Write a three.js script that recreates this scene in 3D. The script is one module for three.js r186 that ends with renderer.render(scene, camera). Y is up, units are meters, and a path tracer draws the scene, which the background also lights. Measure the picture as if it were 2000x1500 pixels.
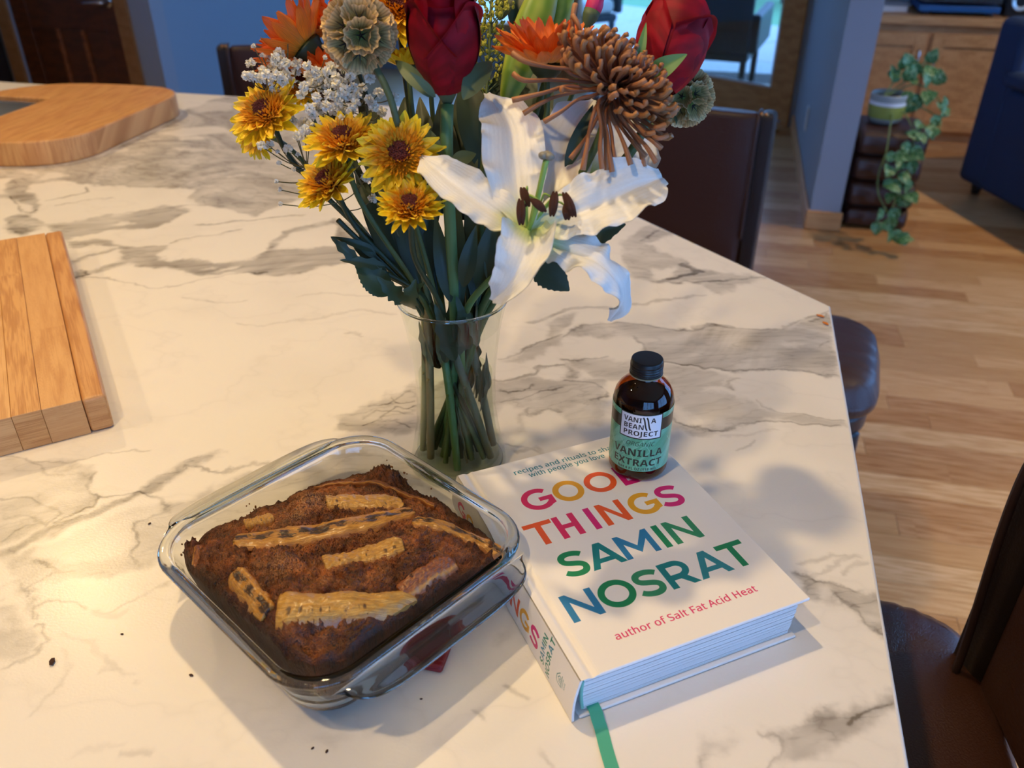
import * as THREE from 'three';
import { RoundedBoxGeometry } from 'three/addons/geometries/RoundedBoxGeometry.js';
import { mergeGeometries } from 'three/addons/utils/BufferGeometryUtils.js';
import { createNoise2D, createNoise3D } from 'simplex-noise';

// ---------------------------------------------------------------- camera, sky, lamps, exposure
const scene = new THREE.Scene();
const CAM = { x: 0, y: 1.42, z: 0, yaw: 13.4, pitch: -32, focal: 1670 };
const camera = new THREE.PerspectiveCamera(2 * Math.atan(750 / CAM.focal) * 180 / Math.PI, 4 / 3, 0.02, 200);
camera.position.set(CAM.x, CAM.y, CAM.z);
camera.rotation.order = 'YXZ';
camera.rotation.set(CAM.pitch * Math.PI / 180, CAM.yaw * Math.PI / 180, 0);
camera.focus = 0.70; camera.userData.fStop = 7.5;
camera.updateMatrixWorld(true);
const renderer = new THREE.WebGLRenderer({ antialias: true });
renderer.toneMapping = THREE.LinearToneMapping;
renderer.toneMappingExposure = 1.0;
renderer.shadowMap.enabled = true;
renderer.shadowMap.type = THREE.PCFSoftShadowMap;
scene.background = new THREE.Color().setRGB(1.25, 2.75, 6.3);      // an overcast sky, as blue as it looks beside the warm lamps
const LAMP_COLOR = [1, 0.70, 0.34], LAMP_CD = 3.4;                // recessed ceiling lamps over the island and the aisle beside it
const LAMP_SPOTS = [[-0.48, 0.14, .78, 1.15], [-0.48, -0.76, .98, 1.15], [-1.80, -1.62, 1.10, 1.15], [-1.80, 0.10, .80, 1.15], [1.62, -1.25, 2.6, .78], [2.05, -3.7, 3.2, 1.05]];   // x, z, strength, half angle
const CEIL = 2.44, TOP = 0.92;                                     // ceiling and worktop heights

// ---------------------------------------------------------------- helpers
function mulberry(a) { return () => { a |= 0; a = a + 0x6d2b79f5 | 0; let t = Math.imul(a ^ a >>> 15, 1 | a); t = t + Math.imul(t ^ t >>> 7, 61 | t) ^ t; return ((t ^ t >>> 14) >>> 0) / 4294967296; }; }
const rnd = mulberry(7), n2 = createNoise2D(mulberry(11)), n3 = createNoise3D(mulberry(13));
const rr = (a, b) => a + (b - a) * rnd(), clamp = (x, a = 0, b = 1) => Math.min(b, Math.max(a, x)), mix = (a, b, t) => a + (b - a) * t;
const smooth = (a, b, x) => { const t = clamp((x - a) / (b - a)); return t * t * (3 - 2 * t); };
function fbm(x, y, o = 4) { let s = 0, a = .5; for (let i = 0; i < o; i++) { s += a * n2(x, y); x = x * 2.03 + 17.1; y = y * 2.03 - 9.7; a *= .5; } return s; }
const V = (x, y, z) => new THREE.Vector3(x, y, z);
const usedNames = {};
function numbered(n) { const k = usedNames[n] = (usedNames[n] ?? -1) + 1; return k ? `${n}_${String(k).padStart(3, '0')}` : n; }
function tag(o, label, category, group, kind) {
  if (label) o.userData.label = label;
  if (category) o.userData.category = category;
  if (group) o.userData.group = group;
  if (kind) o.userData.kind = kind;
  return o;
}
function thing(name, label, category, [x, y, z] = [0, 0, 0], turn = 0, group) {
  const o = new THREE.Group(); o.name = numbered(name); o.position.set(x, y, z); o.rotation.y = turn; scene.add(o);
  return tag(o, label, category, group);
}
const partNames = new WeakMap();
function part(name, geo, material, parent) {
  const m = new THREE.Mesh(geo, material); m.castShadow = m.receiveShadow = true;
  let k = partNames.get(parent); if (!k) partNames.set(parent, k = {}); const c = k[name] = (k[name] ?? -1) + 1;
  m.name = c ? `${name}_${String(c).padStart(3, '0')}` : name;
  parent.add(m); return m;
}
function solo(name, geo, material, label, category, group) {           // a thing that is one mesh
  const m = new THREE.Mesh(geo, material); m.castShadow = m.receiveShadow = true; m.name = numbered(name); scene.add(m);
  return tag(m, label, category, group);
}
function struct(name, geo, material) { const m = new THREE.Mesh(geo, material); m.name = name; m.castShadow = m.receiveShadow = true; m.userData.kind = 'structure'; scene.add(m); return m; }
// the point that shows at (px, py) of the 2000 x 1500 frame, at a depth in metres along the view
const camR = V(1, 0, 0).applyQuaternion(camera.quaternion), camU = V(0, 1, 0).applyQuaternion(camera.quaternion), camF = V(0, 0, -1).applyQuaternion(camera.quaternion);
const at = (px, py, d) => camera.position.clone().addScaledVector(camF, d).addScaledVector(camR, (px - 1000) / CAM.focal * d).addScaledVector(camU, (750 - py) / CAM.focal * d);
const seen = (right, up, back) => V(0, 0, 0).addScaledVector(camR, right).addScaledVector(camU, up).addScaledVector(camF, -back);   // a direction given as right, up, towards the viewer

function box(x0, x1, y0, y1, z0, z1) { const g = new THREE.BoxGeometry(Math.abs(x1 - x0), Math.abs(y1 - y0), Math.abs(z1 - z0)); g.translate((x0 + x1) / 2, (y0 + y1) / 2, (z0 + z1) / 2); boxUV(g); return g; }
function rbox(x0, x1, y0, y1, z0, z1, r = .004, s = 2) { const g = new RoundedBoxGeometry(Math.abs(x1 - x0), Math.abs(y1 - y0), Math.abs(z1 - z0), s, r); g.translate((x0 + x1) / 2, (y0 + y1) / 2, (z0 + z1) / 2); boxUV(g); return g; }
function boxUV(g) {                                                     // uv in metres, from the side each corner faces
  const p = g.attributes.position, n = g.attributes.normal, uv = new Float32Array(p.count * 2);
  for (let i = 0; i < p.count; i++) {
    const ax = Math.abs(n.getX(i)), ay = Math.abs(n.getY(i)), az = Math.abs(n.getZ(i));
    const [u, v] = ay >= ax && ay >= az ? [p.getX(i), p.getZ(i)] : ax > az ? [p.getZ(i), p.getY(i)] : [p.getX(i), p.getY(i)];
    uv[2 * i] = u; uv[2 * i + 1] = v;
  }
  g.setAttribute('uv', new THREE.BufferAttribute(uv, 2)); return g;
}
function merge(list) { return mergeGeometries(list.map((g) => { const h = g.index ? g.toNonIndexed() : g; for (const k of Object.keys(h.attributes)) if (!['position', 'normal', 'uv'].includes(k)) h.deleteAttribute(k); return h; })); }
// a sheet over (u, v) in [0, 1]
function surf(nu, nv, fn, wrapU = false) {
  const pos = new Float32Array((nu + 1) * (nv + 1) * 3), uv = new Float32Array((nu + 1) * (nv + 1) * 2), idx = [];
  for (let i = 0, k = 0; i <= nu; i++) for (let j = 0; j <= nv; j++, k++) { const p = fn(i / nu, j / nv); pos.set([p.x, p.y, p.z], 3 * k); uv.set([i / nu, j / nv], 2 * k); }
  for (let i = 0; i < nu; i++) for (let j = 0; j < nv; j++) { const a = i * (nv + 1) + j, b = a + nv + 1; idx.push(a, b, a + 1, b, b + 1, a + 1); }
  const g = new THREE.BufferGeometry(); g.setAttribute('position', new THREE.BufferAttribute(pos, 3)); g.setAttribute('uv', new THREE.BufferAttribute(uv, 2)); g.setIndex(idx); g.computeVertexNormals();
  if (wrapU) { const n = g.attributes.normal; for (let j = 0; j <= nv; j++) { const a = j, b = nu * (nv + 1) + j; const v = V(n.getX(a) + n.getX(b), n.getY(a) + n.getY(b), n.getZ(a) + n.getZ(b)).normalize(); n.setXYZ(a, v.x, v.y, v.z); n.setXYZ(b, v.x, v.y, v.z); } }
  return g;
}
// a rod along points, radius a number or a function of 0..1, closed at its ends
function rod(points, radius, nl = 24, nr = 7, caps = true) {
  const c = new THREE.CatmullRomCurve3(points, false, 'centripetal'), rad = typeof radius === 'function' ? radius : () => radius;
  const f = c.computeFrenetFrames(nl, false), ps = []; for (let i = 0; i <= nl; i++) ps.push(c.getPointAt(i / nl));
  const e = caps ? 1 : 0;
  return surf(nl + 2 * e, nr, (u, v) => {
    let i = Math.round(u * (nl + 2 * e)) - e, r = 1; if (i < 0) { i = 0; r = 0.0001; } if (i > nl) { i = nl; r = 0.0001; }
    r *= rad(i / nl); const a = -v * 2 * Math.PI;
    return ps[i].clone().addScaledVector(f.normals[i], Math.cos(a) * r).addScaledVector(f.binormals[i], Math.sin(a) * r);
  });
}
function lathe(pts, seg = 48) { return new THREE.LatheGeometry(pts.map(([r, y]) => new THREE.Vector2(r, y)), seg); }
function placed(g, pos, quat, scale = 1) { return g.clone().applyMatrix4(new THREE.Matrix4().compose(pos, quat, typeof scale === 'number' ? V(scale, scale, scale) : scale)); }
const qFrom = (from, to) => new THREE.Quaternion().setFromUnitVectors(from.clone().normalize(), to.clone().normalize());

// textures
function pixelTexture(w, h, fn, srgb = true) {
  const d = new Uint8Array(w * h * 4);
  for (let y = 0, k = 0; y < h; y++) for (let x = 0; x < w; x++, k += 4) { const c = fn(x, y); d[k] = clamp(c[0], 0, 255); d[k + 1] = clamp(c[1], 0, 255); d[k + 2] = clamp(c[2], 0, 255); d[k + 3] = 255; }
  const t = new THREE.DataTexture(d, w, h); t.magFilter = THREE.LinearFilter; t.minFilter = THREE.LinearMipmapLinearFilter; t.generateMipmaps = true; t.wrapS = t.wrapT = THREE.RepeatWrapping;
  if (srgb) t.colorSpace = THREE.SRGBColorSpace; t.needsUpdate = true; return t;
}
function canvasTexture(w, h, draw) { const c = document.createElement('canvas'); c.width = w; c.height = h; draw(c.getContext('2d'), w, h); const t = new THREE.CanvasTexture(c); t.colorSpace = THREE.SRGBColorSpace; t.anisotropy = 8; t.wrapS = t.wrapT = THREE.RepeatWrapping; return t; }
const std = (o) => new THREE.MeshStandardMaterial({ side: THREE.DoubleSide, ...o });
const phy = (o) => new THREE.MeshPhysicalMaterial({ side: THREE.DoubleSide, ...o });
const lin = (r, g, b) => new THREE.Color().setRGB(r, g, b);
const toS = (x) => 255 * (x <= .0031308 ? 12.92 * x : 1.055 * Math.pow(x, 1 / 2.4) - .055);
// tiling noise: blend of four shifted copies
function tileNoise(x, y, px, py, o) { const a = x / px, b = y / py; return (fbm(x, y, o) * (1 - a) + fbm(x - px, y, o) * a) * (1 - b) + (fbm(x, y - py, o) * (1 - a) + fbm(x - px, y - py, o) * a) * b; }
// one wood texture in many tints: u along the grain
function woodTexture(w, h, light, dark, seed, rings = 9, stretch = 14) {
  return pixelTexture(w, h, (x, y) => {
    const u = x / w * 4, v = y / h * 4; const warp = tileNoise(u / stretch * 4 + seed, v + seed, 16 / stretch, 4, 3);
    const ring = .5 + .5 * Math.sin((v * rings / 4 + warp * 5) * 2 * Math.PI), fine = tileNoise(u * 1.5 + seed * 3, v * 40, 6, 160, 2), blot = tileNoise(u + seed, v * 1.5 + 5, 4, 6, 3);
    const t = clamp(.22 + .34 * Math.pow(ring, 2) * .7 + fine * .30 + blot * .34);
    return [mix(light[0], dark[0], t), mix(light[1], dark[1], t), mix(light[2], dark[2], t)];
  });
}
function withRepeat(t, rx, ry, rot = 0) { const c = t.clone(); c.repeat.set(rx, ry); c.rotation = rot; c.needsUpdate = true; return c; }
const grainBump = pixelTexture(512, 512, (x, y) => { const v = 128 + 90 * tileNoise(x / 20, y / 20, 25.6, 25.6, 4); return [v, v, v]; }, false);

const M = {
  paint: std({ color: lin(.31, .355, .43), roughness: .75, bumpMap: withRepeat(grainBump, 6, 6), bumpScale: .0006 }),
  paintBlue: std({ color: lin(.25, .345, .455), roughness: .75, bumpMap: withRepeat(grainBump, 6, 6), bumpScale: .0006 }),
  ceiling: std({ color: lin(.78, .77, .74), roughness: .9, bumpMap: withRepeat(grainBump, 4, 4), bumpScale: .001 }),
  white: std({ color: lin(.75, .75, .74), roughness: .5 }),
  black: std({ color: lin(.012, .012, .014), roughness: .35 }),
  chrome: std({ color: lin(.75, .76, .78), metalness: 1, roughness: .22 }),
  steel: std({ color: lin(.62, .63, .62), metalness: 1, roughness: .3 }),
  pane: phy({ color: lin(.96, .99, .98), roughness: .02, transmission: 1, thickness: 0, ior: 1.5 }),
  leather: phy({ color: lin(.050, .019, .013), roughness: .38, clearcoat: .25, clearcoatRoughness: .3, bumpMap: withRepeat(grainBump, 5, 5), bumpScale: .0015 }),
  leatherDark: phy({ color: lin(.020, .012, .011), roughness: .42, clearcoat: .2, clearcoatRoughness: .3, bumpMap: withRepeat(grainBump, 5, 5), bumpScale: .0015 }),
  blackWood: std({ color: lin(.010, .008, .009), roughness: .38 }),
  brass: std({ color: lin(.55, .28, .12), metalness: 1, roughness: .35 }),
  navy: std({ color: lin(.016, .042, .115), roughness: .85, bumpMap: withRepeat(grainBump, 12, 12), bumpScale: .002 }),
};
const MARBLE_FIELDS=[   // [depth of grey, or minus the share of white], outline in mm
[0.75,[-1314,-1265,-1232,-1315,-1170,-1345,-1153,-1398,-1152,-1494,-1142,-1592,-1176,-1746,-1149,-1899,-930,-2005,-664,-1450,-652,-1309,-707,-1183,-832,-1201,-928,-1131,-967,-1076,-1003,-1056,-1050,-1090,-1105,-1136,-1148,-1152,-1231,-1171]],
[-1,[-1172,-1240,-1054,-1261,-1033,-1245,-891,-1279,-860,-1273,-859,-1233,-824,-1203,-874,-1192,-928,-1131,-970,-1080,-1010,-1065,-1054,-1095,-1089,-1153,-1141,-1192]],
[-1,[-1292,-1240,-1217,-1244,-1204,-1218,-1169,-1199,-1166,-1173,-1216,-1155]],
[-1,[-1207,-1144,-1148,-1152,-1095,-1103,-1066,-1057,-1088,-1009]],
[-0.8,[-1187,-1280,-1165,-1293,-1126,-1273,-1166,-1256]],
[-0.7,[-1241,-1282,-1209,-1286,-1184,-1259]],
[-0.75,[-1126,-1557,-1103,-1612,-1034,-1638,-971,-1604,-1030,-1580,-1072,-1551]],
[-0.8,[-1077,-1550,-1022,-1570,-1011,-1547,-1062,-1535]],
[-0.7,[-1038,-1468,-1003,-1485,-947,-1485,-1016,-1460]],
[-0.7,[-1160,-1439,-1123,-1452,-1115,-1432,-1142,-1422]],
[-0.7,[-853,-1338,-828,-1362,-821,-1349,-845,-1332]],
[-0.5,[-831,-1273,-802,-1287,-802,-1273]],
[-0.6,[-1201,-1787,-1133,-1733,-1077,-1769,-1106,-1821,-1212,-1833]],
[0.95,[-1209,-1231,-1212,-1274,-1179,-1253,-1145,-1191,-1112,-1160,-1120,-1145,-1152,-1157]],
[0.95,[-1082,-1082,-1074,-1096,-1031,-1089,-1008,-1066,-1003,-1040,-1012,-1022,-1038,-1026]],
[0.85,[-999,-1057,-931,-1136,-864,-1188,-813,-1170,-828,-1120,-868,-1077,-916,-1050,-937,-1019,-967,-1022]],
[-0.9,[-906,-1090,-897,-1106,-879,-1108,-881,-1090,-899,-1083]],
[-0.8,[-923,-1137,-914,-1152,-907,-1144,-918,-1133]],
[-0.95,[-828,-1123,-809,-1144,-704,-1178,-639,-1229,-631,-1213,-701,-1173,-750,-1139,-804,-1117]],
[0.85,[-851,-1014,-773,-1043,-757,-998,-711,-999,-637,-1012,-625,-1058,-627,-1135,-581,-1201,-502,-1165,-478,-1055,-521,-1017,-540,-995,-571,-979,-650,-964,-678,-958,-743,-969,-792,-966,-810,-971]],
[-1,[-913,-1045,-868,-1077,-819,-1105,-748,-1136,-698,-1168,-677,-1161,-680,-1133,-722,-1091,-773,-1050,-832,-1024,-855,-1023,-888,-1036]],
[-1,[-758,-1002,-769,-1043,-749,-1063,-700,-1101,-657,-1122,-635,-1091,-636,-1036,-679,-1007,-737,-995]],
[-0.95,[-610,-1057,-610,-1123,-578,-1174,-528,-1101,-575,-1070]],
[-0.95,[-669,-973,-639,-994,-635,-990,-644,-975]],
[-0.8,[-684,-974,-672,-993,-670,-982]],
[0.8,[-935,-1019,-888,-1036,-847,-1015,-859,-1007,-917,-1003]],
[-1,[-910,-995,-886,-1006,-857,-1005,-869,-985,-887,-967]],
[0.85,[-876,-955,-863,-977,-854,-1003,-841,-1007,-863,-949]],
[-1,[-862,-945,-841,-1007,-832,-999,-825,-977,-840,-946,-855,-938]],
[-0.9,[-833,-950,-820,-973,-818,-967,-826,-949]],
[0.95,[-851,-930,-834,-938,-820,-924,-830,-904]],
[0.7,[-831,-939,-810,-971,-791,-967,-806,-945,-817,-925]],
[0.5,[-685,-505,-631,-525,-586,-542,-529,-529,-508,-493,-522,-460,-549,-429,-586,-399]],
[-0.5,[-648,-490,-582,-523,-539,-520,-532,-502,-573,-483,-622,-462]],
[-1,[-506,-496,-527,-529,-528,-549,-510,-567,-487,-549,-493,-512]],
[-1,[-480,-564,-470,-577,-442,-580,-449,-561]],
[0.9,[-570,-383,-544,-422,-520,-458,-497,-498,-472,-534,-450,-562,-431,-584,-424,-579,-444,-552,-465,-523,-489,-488,-511,-449,-536,-413,-561,-373]],
[0.55,[-534,-411,-500,-446,-454,-499,-429,-527,-374,-586,-302,-624,-221,-643,-221,-576,-291,-501,-362,-484,-398,-444,-406,-432,-440,-419,-467,-402,-487,-393,-526,-429]],
[-0.6,[-513,-448,-474,-498,-459,-520,-439,-506,-435,-495,-452,-477,-435,-445,-466,-433,-500,-419]],
[-0.5,[-418,-429,-392,-466,-352,-465,-365,-422]],
[0.6,[-524,-423,-512,-423,-498,-419,-485,-414,-477,-413,-491,-409,-489,-401,-490,-395,-480,-388,-479,-379,-470,-375,-468,-361,-475,-369,-484,-385,-503,-403,-521,-416]],
[0.45,[-532,-364,-502,-373,-487,-368,-477,-360,-472,-349,-452,-339,-448,-323,-455,-318,-482,-308]],
[-0.6,[-516,-356,-486,-362,-473,-348,-493,-342]],
[0.25,[-387,-345,-371,-341,-372,-336]],
[0.7,[-357,-679,-335,-701,-316,-733,-290,-752,-249,-766,-205,-784,-185,-795,-166,-813,-157,-806,-132,-800,-89,-816,-78,-746,-120,-736,-146,-719,-150,-705,-168,-677,-228,-650,-258,-665,-287,-655,-343,-647]],
[-0.9,[-189,-735,-171,-732,-154,-728,-154,-702,-166,-682,-178,-686]],
[-1,[-207,-800,-183,-818,-161,-830,-166,-813,-186,-796,-205,-786]],
[0.5,[-212,-827,-165,-885,-151,-902,-146,-873,-171,-837,-195,-835]],
[0.6,[-177,-932,-141,-963,-142,-922,-168,-886]],
[0.65,[-149,-891,-129,-926,-91,-948,-44,-946,-8,-941,28,-974,52,-969,113,-981,142,-1021,165,-1041,168,-881,144,-882,108,-877,72,-874,27,-862,-20,-870,-36,-874,-65,-915,-92,-913]],
[-1,[-148,-887,-65,-915,-37,-873,-122,-849,-142,-852]],
[-0.7,[106,-952,129,-953,123,-939,110,-940]],
[-0.7,[28,-862,45,-864,48,-860,32,-856]],
[0.5,[-140,-845,-37,-869,27,-858,59,-855,46,-820,12,-802,63,-804,97,-793,169,-791,171,-776,96,-771,23,-732,-11,-736,-26,-827,-97,-811]],
[0.4,[-132,-802,-82,-786,-70,-719,-115,-708]],
[-0.8,[-14,-769,0,-769,26,-754,25,-744,-2,-750]],
[-1,[47,-824,63,-863,135,-876,169,-874,171,-798,130,-794,97,-796,63,-807]],
[0.85,[-139,-837,-127,-833,-124,-808,-132,-802]],
[0.65,[-114,-1219,-69,-1320,-40,-1277,-70,-1223,-88,-1206,-66,-1179,-31,-1157,4,-1137,94,-1130,39,-1085,7,-1083,-57,-1084,-94,-1091]],
[-0.95,[-65,-1120,-44,-1137,-28,-1138,-35,-1091,-59,-1100]],
[-0.95,[-86,-1030,-52,-1074,7,-1078,4,-1056,-33,-1032,-73,-1006]],
[-0.9,[-65,-1218,-23,-1247,37,-1186,72,-1147,16,-1140,-47,-1184]],
[0.5,[7,-1078,52,-1109,57,-1089,19,-1060]],
[0.8,[102,-545,123,-541,148,-543,161,-540,178,-540,173,-494,164,-503,159,-511,158,-521,143,-529,114,-524,107,-532]],
[-0.7,[119,-535,132,-540,135,-531,123,-526]],
[-0.7,[159,-518,174,-514,173,-505,162,-513]],
[0.65,[35,-363,45,-378,58,-386,53,-376,45,-366,37,-353]],
[0.75,[76,-390,85,-386,104,-406,117,-416,150,-438,175,-457,174,-442,148,-418,125,-392,104,-369,84,-364,89,-376]],
[0.5,[-114,-356,-110,-360,-104,-356,-109,-349]],
[0.3,[-121,-433,-111,-441,-103,-433,-116,-421]],
[0.3,[-217,-320,-195,-321,-185,-331,-192,-314]]];
const MARBLE_VEIN=[
[4.3,0.9,[-848,-935,-835,-934,-820,-922,-829,-909]],
[5.3,0.8,[-1055,-1240,-1036,-1217,-1055,-1193,-1085,-1167]],
[3.9,0.6,[-1052,-1149,-1005,-1185,-979,-1205]],
[3.1,0.6,[-890,-878,-815,-912,-776,-913,-748,-903,-706,-897,-661,-949,-583,-985]],
[4.9,0.7,[-782,-1125,-698,-1168,-629,-1208]],
[4.7,0.7,[-775,-1052,-725,-1095,-697,-1123]],
[3.8,0.8,[-1157,-1162,-1120,-1133,-1088,-1104,-1066,-1103,-1070,-1120]],
[4.0,0.35,[-655,-891,-608,-886,-568,-901]],
[3.9,0.3,[-554,-843,-515,-838,-483,-860,-432,-897,-364,-908]],
[4.1,0.25,[-514,-925,-482,-938,-398,-947]],
[5.6,0.5,[-402,-848,-389,-850]],
[2.0,0.9,[-513,-505,-495,-514,-471,-518,-452,-517,-437,-506,-433,-496,-450,-477,-444,-465,-435,-456,-435,-445,-425,-437]],
[2.1,0.9,[-527,-526,-528,-516,-515,-506,-506,-493,-515,-488,-517,-467]],
[2.2,0.7,[-636,-530,-581,-536,-563,-537,-546,-555,-504,-576]],
[2.1,0.7,[-594,-481,-564,-485,-524,-477,-522,-460]],
[2.0,0.7,[-571,-454,-555,-466,-524,-462]],
[2.2,0.6,[-616,-535,-578,-517,-531,-522]],
[2.0,0.6,[-553,-433,-543,-455,-518,-469]],
[2.9,0.8,[-447,-558,-415,-559,-393,-581,-377,-588,-369,-577]],
[1.9,0.95,[-502,-419,-496,-416,-485,-414,-476,-413]],
[1.2,0.9,[-469,-415,-476,-411,-478,-401,-481,-396,-487,-392,-480,-388,-481,-380]],
[1.8,0.9,[-494,-397,-487,-392,-480,-386]],
[1.8,0.8,[-434,-385,-450,-382,-461,-377,-468,-370,-468,-361,-462,-361,-464,-366]],
[2.4,0.5,[-380,-414,-390,-408,-409,-397,-415,-387,-425,-387]],
[6.0,0.28,[-426,-387,-411,-384,-402,-389]],
[2.3,0.95,[-461,-351,-459,-354,-453,-356,-451,-352]],
[1.4,0.95,[-450,-352,-450,-346,-438,-344,-438,-342,-444,-337,-446,-332,-440,-334,-445,-338]],
[2.2,0.95,[-441,-335,-442,-328,-446,-322,-453,-317,-455,-311]],
[1.6,0.4,[-424,-336,-413,-329,-403,-315,-404,-304,-403,-293]],
[3.1,0.25,[-510,-383,-504,-392,-499,-400]],
[3.0,0.35,[-505,-376,-501,-381]],
[4.5,0.22,[-432,-354,-414,-353,-408,-357,-395,-345,-379,-341,-371,-339,-362,-341]],
[2.8,0.3,[-383,-335,-371,-339]],
[2.7,0.3,[-354,-331,-355,-335]],
[4.0,0.3,[-332,-276,-319,-277,-307,-281]],
[2.5,0.2,[-363,-269,-358,-277,-331,-283]],
[3.5,0.85,[-205,-784,-185,-795,-166,-813,-161,-827,-139,-835]],
[3.7,0.7,[-215,-830,-191,-855,-165,-885,-151,-902]],
[2.0,0.85,[-327,-681,-315,-697,-295,-697,-270,-690]],
[2.0,0.85,[-316,-666,-304,-681,-285,-681,-266,-670]],
[2.1,0.85,[-326,-703,-309,-715,-296,-738,-287,-743]],
[2.0,0.85,[-307,-681,-299,-709,-285,-702,-277,-714]],
[2.1,0.85,[-313,-725,-295,-718,-280,-725]],
[2.1,0.85,[-199,-767,-179,-766,-160,-787]],
[2.1,0.85,[-190,-743,-168,-751,-150,-772,-128,-780]],
[1.9,0.85,[-166,-670,-149,-669,-129,-660]],
[3.2,0.7,[-154,-728,-146,-719,-134,-730,-120,-736]],
[6.0,0.5,[-157,-658,-139,-673,-129,-661]],
[8.8,0.75,[-198,-931,-162,-963,-138,-983,-103,-991]],
[2.9,0.8,[-149,-891,-129,-926,-91,-946,-44,-946,-8,-941,28,-972,52,-968,78,-972,113,-983,126,-1006,147,-1029,168,-1051]],
[9.5,0.8,[-1,-952,22,-970,48,-972]],
[3.5,0.9,[-65,-917,-56,-901,-36,-874,-20,-870,27,-862,72,-874,108,-877,144,-882,168,-881]],
[2.9,0.7,[142,-1012,163,-1040]],
[2.8,0.6,[147,-945,160,-960]],
[2.5,0.8,[-132,-799,-110,-800,-85,-789]],
[2.7,0.8,[-140,-845,-121,-845,-86,-862]],
[3.1,0.9,[-12,-751,23,-741,39,-742,80,-764,161,-777]],
[2.5,0.7,[59,-855,46,-820]],
[2.4,0.6,[74,-806,97,-793,169,-791]],
[2.5,0.8,[-91,-761,-81,-773,-80,-783]],
[9.6,0.85,[-26,-1147,-7,-1140,7,-1126,-27,-1101,-44,-1087]],
[4.2,0.7,[-57,-1084,18,-1091,52,-1115,94,-1130]],
[5.0,0.5,[-84,-1005,-33,-1027,8,-1052]],
[4.7,0.5,[-62,-1300,-89,-1218]],
[1.8,0.95,[103,-546,123,-541,148,-543,159,-540]],
[1.8,0.9,[134,-533,149,-525,160,-520,159,-509,165,-501,175,-496]],
[3.6,0.8,[142,-529,160,-525]],
[3.8,0.4,[108,-555,132,-570,154,-578]],
[3.8,0.4,[118,-545,136,-560,160,-580]],
[3.8,0.4,[144,-553,154,-562,166,-577]],
[3.0,0.4,[74,-728,60,-704]],
[3.1,0.3,[37,-732,102,-751]],
[1.5,0.9,[74,-389,85,-386,89,-376,83,-362,75,-352]],
[1.5,0.8,[35,-363,39,-359,41,-347]],
[2.6,0.9,[134,-415,150,-430,161,-437]],
[3.8,0.6,[-99,-393,-93,-389,-79,-386]],
[3.1,0.5,[-114,-357,-105,-351]],
[3.5,0.4,[-63,-344,-55,-337]]];
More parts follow.
